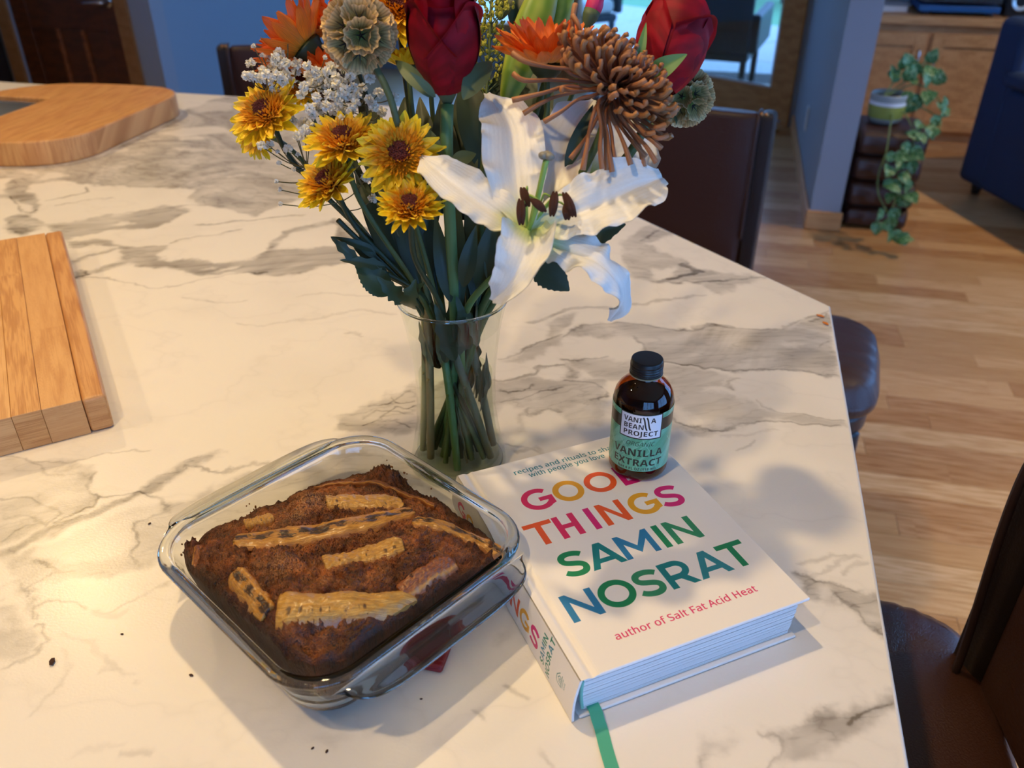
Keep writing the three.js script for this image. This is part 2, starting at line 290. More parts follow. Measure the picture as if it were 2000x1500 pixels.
// ---------------------------------------------------------------- the room
{
  const X0 = -4.6, X1 = 3.4, Z0 = -6.55, Z1 = 2.4, T = .12;
  // floor: maple strips, each its own board where the photograph shows them
  const tones = [[188, 150, 105], [201, 164, 120], [176, 134, 90], [206, 172, 130], [182, 142, 100]].map((c, i) => {
    const t = woodTexture(512, 128, c.map((v) => v + 8), c.map((v, k) => v - 26 - 8 * k), 3.1 * i + 1, 3, 20); t.repeat.set(1 / .9, 1 / .09); return phy({ map: t, roughness: .33, clearcoat: .25, clearcoatRoughness: .25 });
  });
  const base = struct('floor', box(X0 - T, X1 + T, -.12, -.012, Z0 - T - .3, Z1 + T), std({ color: lin(.05, .035, .022), roughness: .9 }));
 
  const w = .083, rest = [];
  let shown = 0;
  for (let r = 0, z = Z1; z > Z0; r++, z -= w) {
    let x = X0 - rr(0, .8);
    while (x < X1) {
      const l = rr(.35, 1.35), a = Math.max(x, X0), b = Math.min(x + l, X1); x += l;
      if (b - a < .02) continue;
      const g = new THREE.BoxGeometry(b - a - .0012, .012, w - .0012); g.translate((a + b) / 2, -.006, z - w / 2); boxUV(g);
      const uv = g.attributes.uv, o = rnd() * 5, q = Math.floor(rnd() * 7) * .0137; for (let i = 0; i < uv.count; i++) uv.setXY(i, uv.getX(i) + o, uv.getY(i) + q);
      const zc = z - w / 2, inView = zc < -.7 && zc > -5.6 && b > .02 && a < .25 - zc * .42;
      if (inView && shown < 290) { part('plank', g, tones[Math.floor(rnd() * 5)], base); shown++; } else rest.push(g);
    }
  }
  const stuff = part('planking', merge(rest), tones[1], base); stuff.userData.kind = 'stuff';
  struct('ceiling', box(X0 - T, X1 + T, CEIL, CEIL + .15, Z0 - T - .3, Z1 + T), M.ceiling);

  // a wall in the x-y plane with openings, turned and moved into place
  const wall = (name, len, holes, thick, m, pos, turn) => {
    const s = new THREE.Shape(); s.moveTo(0, 0); s.lineTo(len, 0); s.lineTo(len, CEIL); s.lineTo(0, CEIL); s.closePath();
    for (const [a, b, c, d] of holes) { const h = new THREE.Path(); h.moveTo(a, c); h.lineTo(a, d); h.lineTo(b, d); h.lineTo(b, c); h.closePath(); s.holes.push(h); }
    const g = new THREE.ExtrudeGeometry(s, { depth: thick, bevelEnabled: false }); g.rotateY(turn); g.translate(...pos);
    return struct(name, g, m);
  };
  const windowUnit = (name, a, b, c, d, mull, pos, turn, frameM, deep = .10) => {   // frame, mullions and panes in an opening
    const o = new THREE.Group(); o.name = name; o.userData.kind = 'structure'; o.position.set(...pos); o.rotation.y = turn; scene.add(o);
    const f = .05, e = .002, z0 = -.01, z1 = deep;
    part('window_frame', merge([box(a + e, b - e, c + e, c + f, z0, z1), box(a + e, b - e, d - f, d - e, z0, z1), box(a + e, a + f, c + f, d - f, z0, z1), box(b - f, b - e, c + f, d - f, z0, z1)]), frameM, o);
    const n = mull, wdt = (b - a - 2 * f) / n;
    for (let i = 0; i < n; i++) {
      if (i) part('mullion', box(a + f + i * wdt - .02, a + f + i * wdt + .02, c + f, d - f, z0, z1), frameM, o);
      part('window_pane', box(a + f + i * wdt + (i ? .02 : 0), a + f + (i + 1) * wdt - (i < n - 1 ? .02 : 0), c + f, d - f, deep / 2 - .003, deep / 2 + .003), M.pane, o);
    }
    part('window_sill', rbox(a - .03, b + .03, c - .03, c - .001, -.05, -.001), frameM, o);
    return o;
  };
  const oak = woodTexture(512, 256, [214, 160, 104], [186, 132, 78], 4.4, 4, 24); oak.repeat.set(1 / .8, 1 / .25);
  M.oak = std({ map: oak, roughness: .5 });
  const oakV = withRepeat(oak, 1 / .25, 1 / .8, Math.PI / 2); M.oakV = std({ map: oakV, roughness: .5 });

  // near wall behind the camera, and the right wall: the big windows whose daylight falls on the island
  wall('wall_near', X1 - X0 + .24, [[4.9, 7.5, .5, 2.15]], T, M.paint, [X0 - .12, 0, Z1], 0);
  windowUnit('window_1', 4.9, 7.5, .5, 2.15, 3, [X0 - .12, 0, Z1], 0, M.white);
  wall('wall_right', Z1 - Z0 + .3, [[1.0, 3.5, .35, 2.2], [5.0, 7.4, .35, 2.2]], T, M.paint, [X1, 0, Z1], Math.PI / 2);
  windowUnit('window_2', 1.0, 3.5, .35, 2.2, 3, [X1, 0, Z1], Math.PI / 2, M.white);
  windowUnit('window_3', 5.0, 7.4, .35, 2.2, 3, [X1, 0, Z1], Math.PI / 2, M.white);
  wall('wall_left', Z1 + 3.9, [], T, M.paint, [X0 - T, 0, Z1], Math.PI / 2);
  // the pantry wall with its dark wooden door
  wall('wall_pantry', 2.03, [[1.27, 1.855, 0, 2.03]], .10, M.paint, [-4.6, 0, -3.8], 0);
  wall('wall_nook_left', 2.9, [], T, M.paintBlue, [-2.57 - T, 0, -3.8], Math.PI / 2);
  wall('wall_nook_back', 1.55, [[.14, 1.36, .3, 2.1]], T, M.paintBlue, [-2.69, 0, -6.43 - T], 0);
  windowUnit('window_4', .14, 1.36, .3, 2.1, 2, [-2.69, 0, -6.43 - T], 0, M.oak);
  struct('wall_partition', box(.44, .565, 0, CEIL, -5.66, -3.78), M.paint);
  wall('wall_living', X1 - .565 + .1, [], T, M.paint, [.565, 0, -5.66 - T], 0);
  // the angled wall with the glazed door and a fixed glazed panel beside it; s runs from the partition to the left
  {
    const turn = Math.atan2(.516, -.856), C = [.44, 0, -5.44];      // local x runs along the wall, local z points outdoors
    wall('wall_angled', 1.99, [[.085, 1.84, 0, 2.12]], T, M.paint, C, turn);
    const D = new THREE.Group(); D.name = 'door_1'; D.userData = { kind: 'structure' }; D.position.set(...C); D.rotation.y = turn; scene.add(D);
    part('door_casing', merge([box(.03, .085, 0, 2.17, -.018, -.001), box(1.84, 1.90, 0, 2.17, -.018, -.001), box(.085, 1.84, 2.12, 2.18, -.018, -.001)]), M.oakV, D);
    part('door_jamb', merge([box(.086, .100, .001, 2.11, .001, T), box(1.82, 1.839, .001, 2.11, .001, T), box(.100, 1.82, 2.10, 2.119, .001, T)]), M.oakV, D);
    part('threshold', box(.1, 1.82, .001, .02, .0, T), M.oak, D);
    const leaf = (a, b) => {
      part('door_stile', rbox(a, a + .085, .022, 2.095, .012, .055), M.oakV, D); part('door_stile', rbox(b - .085, b, .022, 2.095, .012, .055), M.oakV, D);
      part('door_rail', rbox(a + .085, b - .085, .022, .20, .012, .055), M.oak, D); part('door_rail', rbox(a + .085, b - .085, 1.98, 2.095, .012, .055), M.oak, D);
      part('glazing_bead', merge([box(a + .085, b - .085, .2, .212, .008, .014), box(a + .085, a + .092, .212, 1.98, .008, .014), box(b - .092, b - .085, .212, 1.98, .008, .014)]), M.white, D);
      part('door_pane', box(a + .085, b - .085, .2, 1.98, .030, .036), M.pane, D);
    };
    leaf(.104, .865); leaf(.90, 1.816);
    part('mullion', box(.866, .899, .022, 2.1, .004, T - .01), M.oakV, D);
    const hw = part('door_handle', merge([rbox(.80, .83, .9, 1.1, -.002, .012), rbox(.70, .82, .99, 1.01, -.045, -.03), rbox(.81, .83, .99, 1.01, -.045, .0)]), M.chrome, D);
    tag(hw, 'chrome lever handle');
    // spring stop by the foot of the frame
    const st = thing('door_stop', 'small round silver door stop by the foot of the glazed door frame', 'door stop', [.335, .002, -5.33], 0);
    part('body', lathe([[0, 0], [.026, 0], [.03, .012], [.026, .024], [.018, .045], [.024, .055], [.020, .066], [0, .07]], 20), M.chrome, st);
  }
  // baseboards
  const bb = (name, ...b) => struct(name, rbox(...b, .006), M.oak);
  bb('baseboard_partition', .428, .577, .001, .085, -3.779, -3.766);
  bb('baseboard_partition_left', .426, .439, .001, .085, -5.40, -3.766);
  bb('baseboard_pantry', -3.9, -3.40, .001, .085, -3.699, -3.687);
  bb('baseboard_living', .58, 3.39, .001, .085, -5.659, -5.647);
  bb('baseboard_nook', -2.569, -2.557, .001, .085, -6.4, -3.7);
  struct('trim_1', merge([box(-3.395, -3.33, 0, 2.09, -3.70, -3.682), box(-2.745, -2.68, 0, 2.09, -3.70, -3.682), box(-3.33, -2.745, 2.03, 2.09, -3.70, -3.682)]), std({ map: oakV, color: lin(.55, .5, .45), roughness: .45 }));
  // wall plate on the partition
  const pl = thing('wall_plate', 'white electrical wall plate low on the left face of the grey partition', 'wall plate', [.44, .265, -4.61], 0);
  part('cover', rbox(-.007, -.0005, -.058, .058, -.036, .036, .003), M.white, pl);
  for (const s of [-1, 1]) part('socket', rbox(-.009, -.004, s * .026 - .015, s * .026 + .015, -.013, .013, .002), M.white, pl);

  // the dark panelled door
  {
    const dw = woodTexture(512, 256, [104, 54, 22], [74, 36, 14], 8.2, 4, 26); dw.repeat.set(1 / .22, 1 / .9); dw.rotation = Math.PI / 2;
    const m = phy({ map: dw, color: lin(.85, .85, .85), roughness: .35, clearcoat: .3, clearcoatRoughness: .3 });
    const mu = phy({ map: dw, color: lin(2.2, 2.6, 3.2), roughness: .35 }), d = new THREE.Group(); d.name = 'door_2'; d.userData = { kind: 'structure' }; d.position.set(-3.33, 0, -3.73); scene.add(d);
    const W = .585;
    part('door_stile', rbox(.003, .09, .01, 2.02, -.02, .02, .003), m, d); part('door_stile', rbox(W - .09, W - .003, .01, 2.02, -.02, .02, .003), m, d);
    for (const [a, b] of [[.01, .2], [.70, .86], [1.9, 2.02]]) part('door_rail', rbox(.09, W - .09, a, b, -.02, .02, .003), m, d);
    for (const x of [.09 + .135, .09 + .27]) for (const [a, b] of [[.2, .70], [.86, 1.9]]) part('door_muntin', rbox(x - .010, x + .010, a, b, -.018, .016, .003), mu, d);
    for (let i = 0; i < 3; i++) for (const [a, b] of [[.2, .70], [.86, 1.9]]) part('door_panel', rbox(.09 + i * .135, .09 + (i + 1) * .135, a, b, -.012, .004, .004), m, d);
    const h = part('door_handle', merge([placed(lathe([[0, 0], [.027, 0], [.027, .006], [.012, .01], [.01, .045], [0, .045]], 24), V(W - .05, .83, .021), qFrom(V(0, 1, 0), V(0, 0, 1))), rod([V(W - .05, .83, .062), V(W - .09, .83, .066), V(W - .15, .825, .062)], (t) => .010 - .003 * t, 10, 8)]), M.chrome, d);
    tag(h, 'chrome lever handle');
    const dark = thing('tall_cupboard', 'tall black cupboard left of the dark wooden door', 'cupboard', [-3.95, 0, -3.53], 0);
    part('carcass', rbox(-.54, .545, .0, 2.1, -.155, .12), M.black, dark);
    for (const s of [-1, 1]) { const dd = part('door', rbox(s > 0 ? .004 : -.535, s > 0 ? .54 : -.004, .08, 2.09, .122, .142), M.black, dark); part('knob', lathe([[0, 0], [.012, 0], [.014, .012], [0, .016]], 16).rotateX(Math.PI / 2).translate(s * .04, 1.0, .142), M.chrome, dd); }
  }

  // recessed ceiling lamps over the island
  for (const [i, [x, z, k, half]] of LAMP_SPOTS.entries()) {
    const l = thing('ceiling_lamp', ['recessed ceiling lamp over the near edge of the island', 'recessed ceiling lamp over the middle of the island', 'recessed ceiling lamp over the far left end of the island', 'recessed ceiling lamp over the near left end of the island', 'recessed ceiling lamp over the aisle by the worktop', 'recessed ceiling lamp between recliner and navy armchair'][i], 'ceiling lamp', [x, CEIL, z], 0);
    part('trim_ring', lathe([[.055, -.002], [.058, -.010], [.082, -.007], [.085, -.001], [.055, -.001]], 40), M.white, l);
    part('lens', lathe([[0, -.005], [.03, -.005], [.054, -.004]], 32), std({ color: lin(.8, .8, .8), emissive: lin(...LAMP_COLOR), emissiveIntensity: 9 }), l);
    const s = new THREE.SpotLight(lin(...LAMP_COLOR), LAMP_CD * k, 0, half, i > 3 ? 1 : .55, 2); s.position.set(0, -.03, 0); s.target.position.set(0, -1.5, 0); s.castShadow = true; s.shadow.radius = 1.6; s.shadow.mapSize.set(2048, 2048); l.add(s, s.target);
  }

  // outdoors, seen through the glazed door
  const slab = pixelTexture(256, 256, (x, y) => { const t = tileNoise(x / 16, y / 16, 16, 16, 4) * 30; return [196 + t, 196 + t, 190 + t]; }); slab.repeat.set(1, 1);
  struct('ground', box(-9, 8, -.25, -.13, -30, 8), std({ color: lin(.16, .34, .16), roughness: 1 }));
  const deck = thing('patio', 'pale stone patio outside the glazed door', 'patio', [-1.6, -.13, -8.4], Math.atan2(.516, -.856));
  for (let i = 0; i < 6; i++) for (let j = 0; j < 5; j++) part('paving_slab', rbox(i * .8 - 2.4 + .004, i * .8 - 1.6 - .004, 0, .06, j * .8 - 2 + .004, j * .8 - 1.2 - .004, .006, 1), std({ map: slab, color: lin(.8 + .1 * rnd(), .8, .8), roughness: .9 }), deck);
  const leafG = surf(4, 2, (u, v) => { const w = Math.sin(Math.PI * Math.pow(u, .8)) * .5; return V((v - .5) * w, u, .12 * Math.sin(u * 3) - .3 * Math.abs(v - .5) * w); });
  for (const [hx, hz, hw, hh, lab] of [[-3.1, -12.5, 3.2, 2.2, 'leafy green hedge straight beyond the patio'], [.6, -11.5, 2.6, 1.8, 'lower leafy green bush at the right of the patio'], [-6.0, -11.0, 2.4, 2.5, 'tall leafy green bush left of the patio']]) {
    const b = thing('garden_bush', lab, 'bush', [hx, -.13, hz]);
    const im = new THREE.InstancedMesh(leafG, std({ color: lin(.14, .30, .07), roughness: .6 }), 2600), q = new THREE.Quaternion(), m4 = new THREE.Matrix4();
    for (let i = 0; i < 2600; i++) {
      const a = rr(0, 6.283), e = Math.acos(rr(-.2, 1)), k = .75 + .25 * rnd(), p = V(Math.sin(e) * Math.cos(a) * hw * .5 * k, Math.max(.05, (Math.cos(e) * .5 + .5) * hh * k), Math.sin(e) * Math.sin(a) * .8 * k);
      q.setFromEuler(new THREE.Euler(rr(-1.5, 1.5), rr(0, 6.3), rr(-1.5, 1.5))); const s = rr(.09, .2); m4.compose(p, q, V(s, s, s)); im.setMatrixAt(i, m4);
      im.setColorAt(i, lin(rr(.7, 1.3), rr(.8, 1.2), rr(.6, 1.2)));
    }
    im.name = 'foliage'; im.userData.kind = 'stuff'; b.add(im);
    part('trunk', rod([V(0, 0, 0), V(.05, hh * .5, 0), V(0, hh * .8, .05)], (t) => .05 * (1.2 - t), 6, 6), std({ color: lin(.08, .05, .03), roughness: .9 }), b);
  }
  const chairM = std({ color: lin(.012, .016, .022), roughness: .5 }), cushM = std({ color: lin(.75, .76, .74), roughness: .9 });
  const patioChair = (label, pos, turn) => {
    const c = thing('patio_chair', label, 'chair', pos, turn);
    for (const sx of [-1, 1]) for (const sz of [-1, 1]) part('leg', rbox(sx * .29 - .02, sx * .29 + .02, 0, .3, sz * .28 - .02, sz * .28 + .02, .004), chairM, c);
    part('seat', rbox(-.32, .32, .3, .36, -.32, .32, .02), chairM, c);
    part('backrest', rbox(-.32, .32, .361, .86, -.34, -.28, .02).rotateX(0), chairM, c);
    for (const s of [-1, 1]) part('arm', rbox(s * .34 - .03, s * .34 + .03, .36, .60, -.32, .32, .02), chairM, c);
    part('seat_cushion', rbox(-.30, .30, .361, .47, -.27, .31, .045, 4), cushM, c);
    return c;
  };
  patioChair('dark patio armchair with a white cushion outside the glazed door', [-.13, -.07, -6.42], Math.PI - .15);
  patioChair('dark patio armchair with a white cushion farther left on the patio', [-1.35, -.07, -7.5], .75);
  struct('porch_roof', box(-1.2, 2.6, 2.35, 2.45, -.0, 2.6).applyMatrix4(new THREE.Matrix4().makeRotationY(Math.atan2(.516, -.856))).translate(.44 + .12 * .516, 0, -5.44 - .12 * .856), M.white);
}
// ---------------------------------------------------------------- the island and its marble top
function marble(x, z) {                                                // colour of the stone at a place on the worktop, in metres
  const w1 = n2(x * 9 + 3, z * 9) * .010 + n2(x * 31, z * 31 + 8) * .0042 + n2(x * 90, z * 90) * .0016 + n2(x * 240 + 4, z * 240) * .0006, w2 = n2(x * 9 + 40, z * 9 + 7) * .010 + n2(x * 31 + 9, z * 31) * .0042 + n2(x * 90, z * 90 + 50) * .0016 + n2(x * 240, z * 240 + 9) * .0006;
  const a = mWash(x + w1, z + w2), v = mVein(x + w1 * .75, z + w2 * .75);
  const soft0 = n2(x * 2.5 + 50, z * 2.5), far = smooth(-.75, -1.25, z), c = mix(.9, .985, far), s = mix(.43, -.17, far), along = (x * c - z * s), across = (x * s + z * c);
  const streak = fbm(along * 4 + 1.2 * soft0, across * 12 + 1.5 * soft0, 5), mott = fbm(along * 16 + 5, across * 34, 4), soft = fbm(x * 4 + 9, z * 4, 3);
  const thread = Math.pow(1 - Math.abs(fbm(along * 11 + 30, across * 26 + 4, 4)), 14), hair = Math.pow(1 - Math.abs(fbm(x * 3.1 + 70, z * 4.3, 5)), 34);
  let g = a * clamp(.84 + streak * .62 + mott * .24, .10, 1.2);
  g = g * .70 + a * thread * .26;
  let k = clamp(g + v * clamp(.72 + mott * .5 + streak * .35, .25, 1) * .80 + hair * .06 * (1 - a) + Math.max(0, soft) * .10);
  const tan = clamp(.35 + soft * .9 + .3 * streak);
  const R = mix(.860, mix(.155, .215, tan), k), G = mix(.825, mix(.143, .185, tan), k), B = mix(.775, mix(.135, .145, tan), k);
  return [toS(R), toS(G), toS(B)];
}
let mWash, mVein;
{
  const S = 800, OX = 2.2, OZ = 1.98, W = Math.round(2.45 * S), H = Math.round(2.0 * S);
  const layer = (draw, blur) => {
    const c = document.createElement('canvas'); c.width = W; c.height = H; const k = c.getContext('2d'); k.fillStyle = '#000'; k.fillRect(0, 0, W, H); k.lineJoin = k.lineCap = 'round';
    if (blur) k.filter = `blur(${blur}px)`;
    draw(k, (p) => { k.beginPath(); for (let i = 0; i < p.length; i += 2) k[i ? 'lineTo' : 'moveTo']((p[i] / 1000 + OX) * S, (p[i + 1] / 1000 + OZ) * S); });
    const d = k.getImageData(0, 0, W, H).data;
    return (x, z) => { let X = (x + OX) * S, Y = (z + OZ) * S; X = clamp(X, 0, W - 2); Y = clamp(Y, 0, H - 2); const i = Math.floor(X), j = Math.floor(Y), u = X - i, v = Y - j, q = (a, b) => d[((j + b) * W + i + a) * 4]; return ((q(0, 0) * (1 - u) + q(1, 0) * u) * (1 - v) + (q(0, 1) * (1 - u) + q(1, 1) * u) * v) / 255; };
  };
  mWash = layer((k, path) => {
    for (const [d, p] of MARBLE_FIELDS) {
      k.globalCompositeOperation = d > 0 ? 'lighten' : 'source-over'; const g = Math.round(d * 255); k.fillStyle = d > 0 ? `rgb(${g},${g},${g})` : `rgba(0,0,0,${-d})`; path(p); k.closePath(); k.fill();
    }
  }, 2);
  mVein = layer((k, path) => { k.globalCompositeOperation = 'lighten'; for (const [w, d, p] of MARBLE_VEIN) { const g = Math.round(d * 255); k.strokeStyle = `rgb(${g},${g},${g})`; k.lineWidth = Math.max(1.2, w / 1000 * S); path(p); k.stroke(); } }, .7);
}
const SPLIT = -0.90;
{
  const nearT = pixelTexture(2048, 1620, (x, y) => marble(-.78 + x / 2048 * .96, -.14 - (1 - y / 1620) * .77));
  const farT = pixelTexture(2048, 860, (x, y) => marble(-2.2 + x / 2048 * 2.38, -.90 - (1 - y / 860) * 1.0));
  const restT = pixelTexture(512, 512, (x, y) => marble(-2.2 + x / 512 * 1.45, -.14 - (1 - y / 512) * .77));
  const gloss = { roughness: .25, specularIntensity: .75, bumpMap: withRepeat(grainBump, 9, 9), bumpScale: .00010 };
  const mm = [nearT, farT, restT].map((map) => phy({ map, ...gloss })); mm.push(phy({ color: lin(.80, .78, .75), roughness: .22 }));
  const outline = [[-2.2, -.15], [.171, -.15], [.171, -1.059], [-.7145, -1.89], [-2.2, -1.89]];
  const s = new THREE.Shape(outline.map(([x, z]) => new THREE.Vector2(x, -z)));
  const g = new THREE.ExtrudeGeometry(s, { depth: .024, bevelEnabled: true, bevelThickness: .003, bevelSize: .003, bevelOffset: -.003, bevelSegments: 3 }); g.rotateX(-Math.PI / 2); g.translate(0, .893, 0);
  // put the faces into groups: the flat top in the areas of the textures, and the edge
  const src = g, P = src.attributes.position, N = src.attributes.normal, out = [[], [], [], []];
  const clip = (poly, ax, lim, keepLess) => { const r = []; for (let i = 0; i < poly.length; i++) { const a = poly[i], b = poly[(i + 1) % poly.length], ia = keepLess ? a[ax] <= lim : a[ax] >= lim, ib = keepLess ? b[ax] <= lim : b[ax] >= lim; if (ia) r.push(a); if (ia !== ib) { const t = (lim - a[ax]) / (b[ax] - a[ax]); r.push(a.map((v, k) => v + (b[k] - v) * t)); } } return r; };
  const fan = (poly, to) => { for (let i = 1; i + 1 < poly.length; i++) to.push(poly[0], poly[i], poly[i + 1]); };
  for (let i = 0; i < P.count; i += 3) {
    const tri = [0, 1, 2].map((k) => [P.getX(i + k), P.getY(i + k), P.getZ(i + k), N.getX(i + k), N.getY(i + k), N.getZ(i + k)]);
    if (tri.every((v) => v[1] > .9199)) { const far = clip(tri, 2, SPLIT, true), nr = clip(tri, 2, SPLIT, false); if (far.length > 2) fan(far, out[1]); if (nr.length > 2) { const a = clip(nr, 0, -.78, false), b = clip(nr, 0, -.78, true); if (a.length > 2) fan(a, out[0]); if (b.length > 2) fan(b, out[2]); } } else out[3].push(...tri);
  }
  const geo = new THREE.BufferGeometry(), pos = [], nor = [], uv = []; let start = 0;
  const uvOf = [(x, z) => [(x + .78) / .96, (z + .91) / .77], (x, z) => [(x + 2.2) / 2.38, (z + 1.9)], (x, z) => [(x + 2.2) / 1.45, (z + .91) / .77], (x, z) => [x, z]];
  out.forEach((list, k) => { for (const v of list) { pos.push(v[0], v[1], v[2]); nor.push(v[3], v[4], v[5]); uv.push(...uvOf[k](v[0], v[2])); } geo.addGroup(start, list.length, k); start += list.length; });
  geo.setAttribute('position', new THREE.Float32BufferAttribute(pos, 3)); geo.setAttribute('normal', new THREE.Float32BufferAttribute(nor, 3)); geo.setAttribute('uv', new THREE.Float32BufferAttribute(uv, 2));
  solo('marble_worktop', geo, mm, 'white marble worktop with grey and tan veins and a cut corner', 'worktop');

  const base = thing('kitchen_island', 'dark wooden base cabinet under the white marble worktop', 'kitchen island', [-1.05, 0, -.85]);
  const bm = std({ color: lin(.06, .03, .018), roughness: .5 });
  part('carcass', rbox(-1.0, .86, .1, .889, -.62, .62, .004), bm, base); part('plinth', box(-.97, .83, .0, .1, -.57, .57), M.black, base);
  for (let i = 0; i < 3; i++) { const d = part('door', rbox(-.98 + i * .61, -.98 + i * .61 + .6, .14, .86, -.642, -.621, .005), bm, base); part('knob', lathe([[0, 0], [.012, 0], [.014, .012], [0, .016]], 16).rotateX(-Math.PI / 2).translate(-.98 + i * .61 + .55, .78, -.642), M.chrome, d); }
}

// ---------------------------------------------------------------- cutting boards
const maple = [0, 1, 2, 3].map((i) => { const t = woodTexture(1024, 256, [[216, 166, 108], [210, 156, 98], [220, 172, 114], [212, 160, 100]][i], [[190, 134, 78], [180, 122, 68], [198, 146, 90], [184, 128, 72]][i], 2.2 + 5 * i, 3, 22); t.repeat.set(1 / .55, 1 / .09); return phy({ map: t, roughness: .45, bumpMap: withRepeat(grainBump, 8, 8), bumpScale: .0002 }); });
{
  // the rectangular one: strips glued side by side, local x along the strips
  const turn = Math.atan2(.742, -.669);
  const b = thing('cutting_board', 'rectangular maple cutting board of glued strips at the left edge', 'cutting board', [-.56, TOP + .0005, -.603], turn);
  const joints = [0, .022, .058, .084, .115, .150, .186, .222, .262, .30, .33];
  for (let i = 0; i + 1 < joints.length; i++) {
    const g = rbox(.0, .494, 0, .040 - .0003 * (i % 2), -joints[i + 1] + .00012, -joints[i] - .00012, i ? .0006 : .004, 3);
    const uv = g.attributes.uv; for (let k = 0; k < uv.count; k++) uv.setXY(k, uv.getX(k) + i * .37, uv.getY(k) + i * .021);
    part('strip', g, maple[[1, 0, 3, 2, 0, 1, 3, 0, 2, 1][i]], b);
  }
  // the block board with a cut-out on its left, and the steel pan that sits in it
  const s = new THREE.Shape(), c = thing('cutting_board', 'thick maple board with rounded corners and a cut-out beside the far edge', 'cutting board', [-1.45, TOP + .0005, -1.53]);
  const X = (x) => x + 1.45, Z = (z) => -(z + 1.53);
  s.moveTo(X(-1.155), Z(-1.41)); s.lineTo(X(-1.155), Z(-1.66)); s.quadraticCurveTo(X(-1.157), Z(-1.735), X(-1.235), Z(-1.755)); s.quadraticCurveTo(X(-1.37), Z(-1.765), X(-1.46), Z(-1.735)); s.quadraticCurveTo(X(-1.53), Z(-1.71), X(-1.56), Z(-1.64)); s.lineTo(X(-1.56), Z(-1.603)); s.lineTo(X(-1.406), Z(-1.603)); s.lineTo(X(-1.406), Z(-1.452)); s.lineTo(X(-1.56), Z(-1.452)); s.lineTo(X(-1.56), Z(-1.38)); s.quadraticCurveTo(X(-1.50), Z(-1.30), X(-1.33), Z(-1.292)); s.quadraticCurveTo(X(-1.165), Z(-1.30), X(-1.155), Z(-1.41));
  const g = new THREE.ExtrudeGeometry(s, { depth: .038, bevelEnabled: true, bevelThickness: .004, bevelSize: .004, bevelOffset: -.004, bevelSegments: 3, curveSegments: 16 }); g.rotateX(-Math.PI / 2); g.translate(0, .004, 0);
  // thin blocks across its width, cut out of the one outline
  const P = g, pa = P.attributes.position, na = P.attributes.normal;
  const cuts = [-.2]; while (cuts[cuts.length - 1] < .34) cuts.push(cuts[cuts.length - 1] + rr(.034, .052));
  const clip = (poly, lim, less) => { const r = []; for (let i = 0; i < poly.length; i++) { const a = poly[i], q = poly[(i + 1) % poly.length], ia = less ? a[0] <= lim : a[0] >= lim, iq = less ? q[0] <= lim : q[0] >= lim; if (ia) r.push(a); if (ia !== iq) { const t = (lim - a[0]) / (q[0] - a[0]); r.push(a.map((v, k) => v + (q[k] - v) * t)); } } return r; };
  for (let k = 0; k + 1 < cuts.length; k++) {
    const po = [], no = [], uvs = [];
    for (let i = 0; i < pa.count; i += 3) {
      let poly = [0, 1, 2].map((j) => [pa.getX(i + j), pa.getY(i + j), pa.getZ(i + j), na.getX(i + j), na.getY(i + j), na.getZ(i + j)]);
      poly = clip(clip(poly, cuts[k], false), cuts[k + 1], true); if (poly.length < 3) continue;
      for (let j = 1; j + 1 < poly.length; j++) for (const v of [poly[0], poly[j], poly[j + 1]]) { po.push(v[0], v[1], v[2]); no.push(v[3], v[4], v[5]); uvs.push(v[2] + v[1] + k * .31, v[0] + k * .05); }
    }
    if (!po.length) continue;
    const sg = new THREE.BufferGeometry(); sg.setAttribute('position', new THREE.Float32BufferAttribute(po, 3)); sg.setAttribute('normal', new THREE.Float32BufferAttribute(no, 3)); sg.setAttribute('uv', new THREE.Float32BufferAttribute(uvs, 2));
    part('strip', sg, maple[[1, 3][k % 2]], c);
  }
  const p = thing('steel_pan', 'small stainless steel pan in the cut-out of the thick board', 'pan', [-1.505, TOP + .0005, -1.527]);
  part('bowl', merge([rbox(-.085, .085, 0, .003, -.062, .062, .001), rbox(-.085, -.082, .003, .036, -.062, .062, .001), rbox(.082, .085, .003, .036, -.062, .062, .001), rbox(-.082, .082, .003, .036, -.062, -.059, .001), rbox(-.082, .082, .003, .036, .059, .062, .001)]), M.steel, p);
  part('rim', merge([rbox(-.092, .092, .036, .039, -.070, -.058, .001), rbox(-.092, .092, .036, .039, .058, .070, .001), rbox(.080, .094, .036, .039, -.058, .058, .001), rbox(-.094, -.080, .036, .039, -.058, .058, .001)]), M.chrome, p);
}

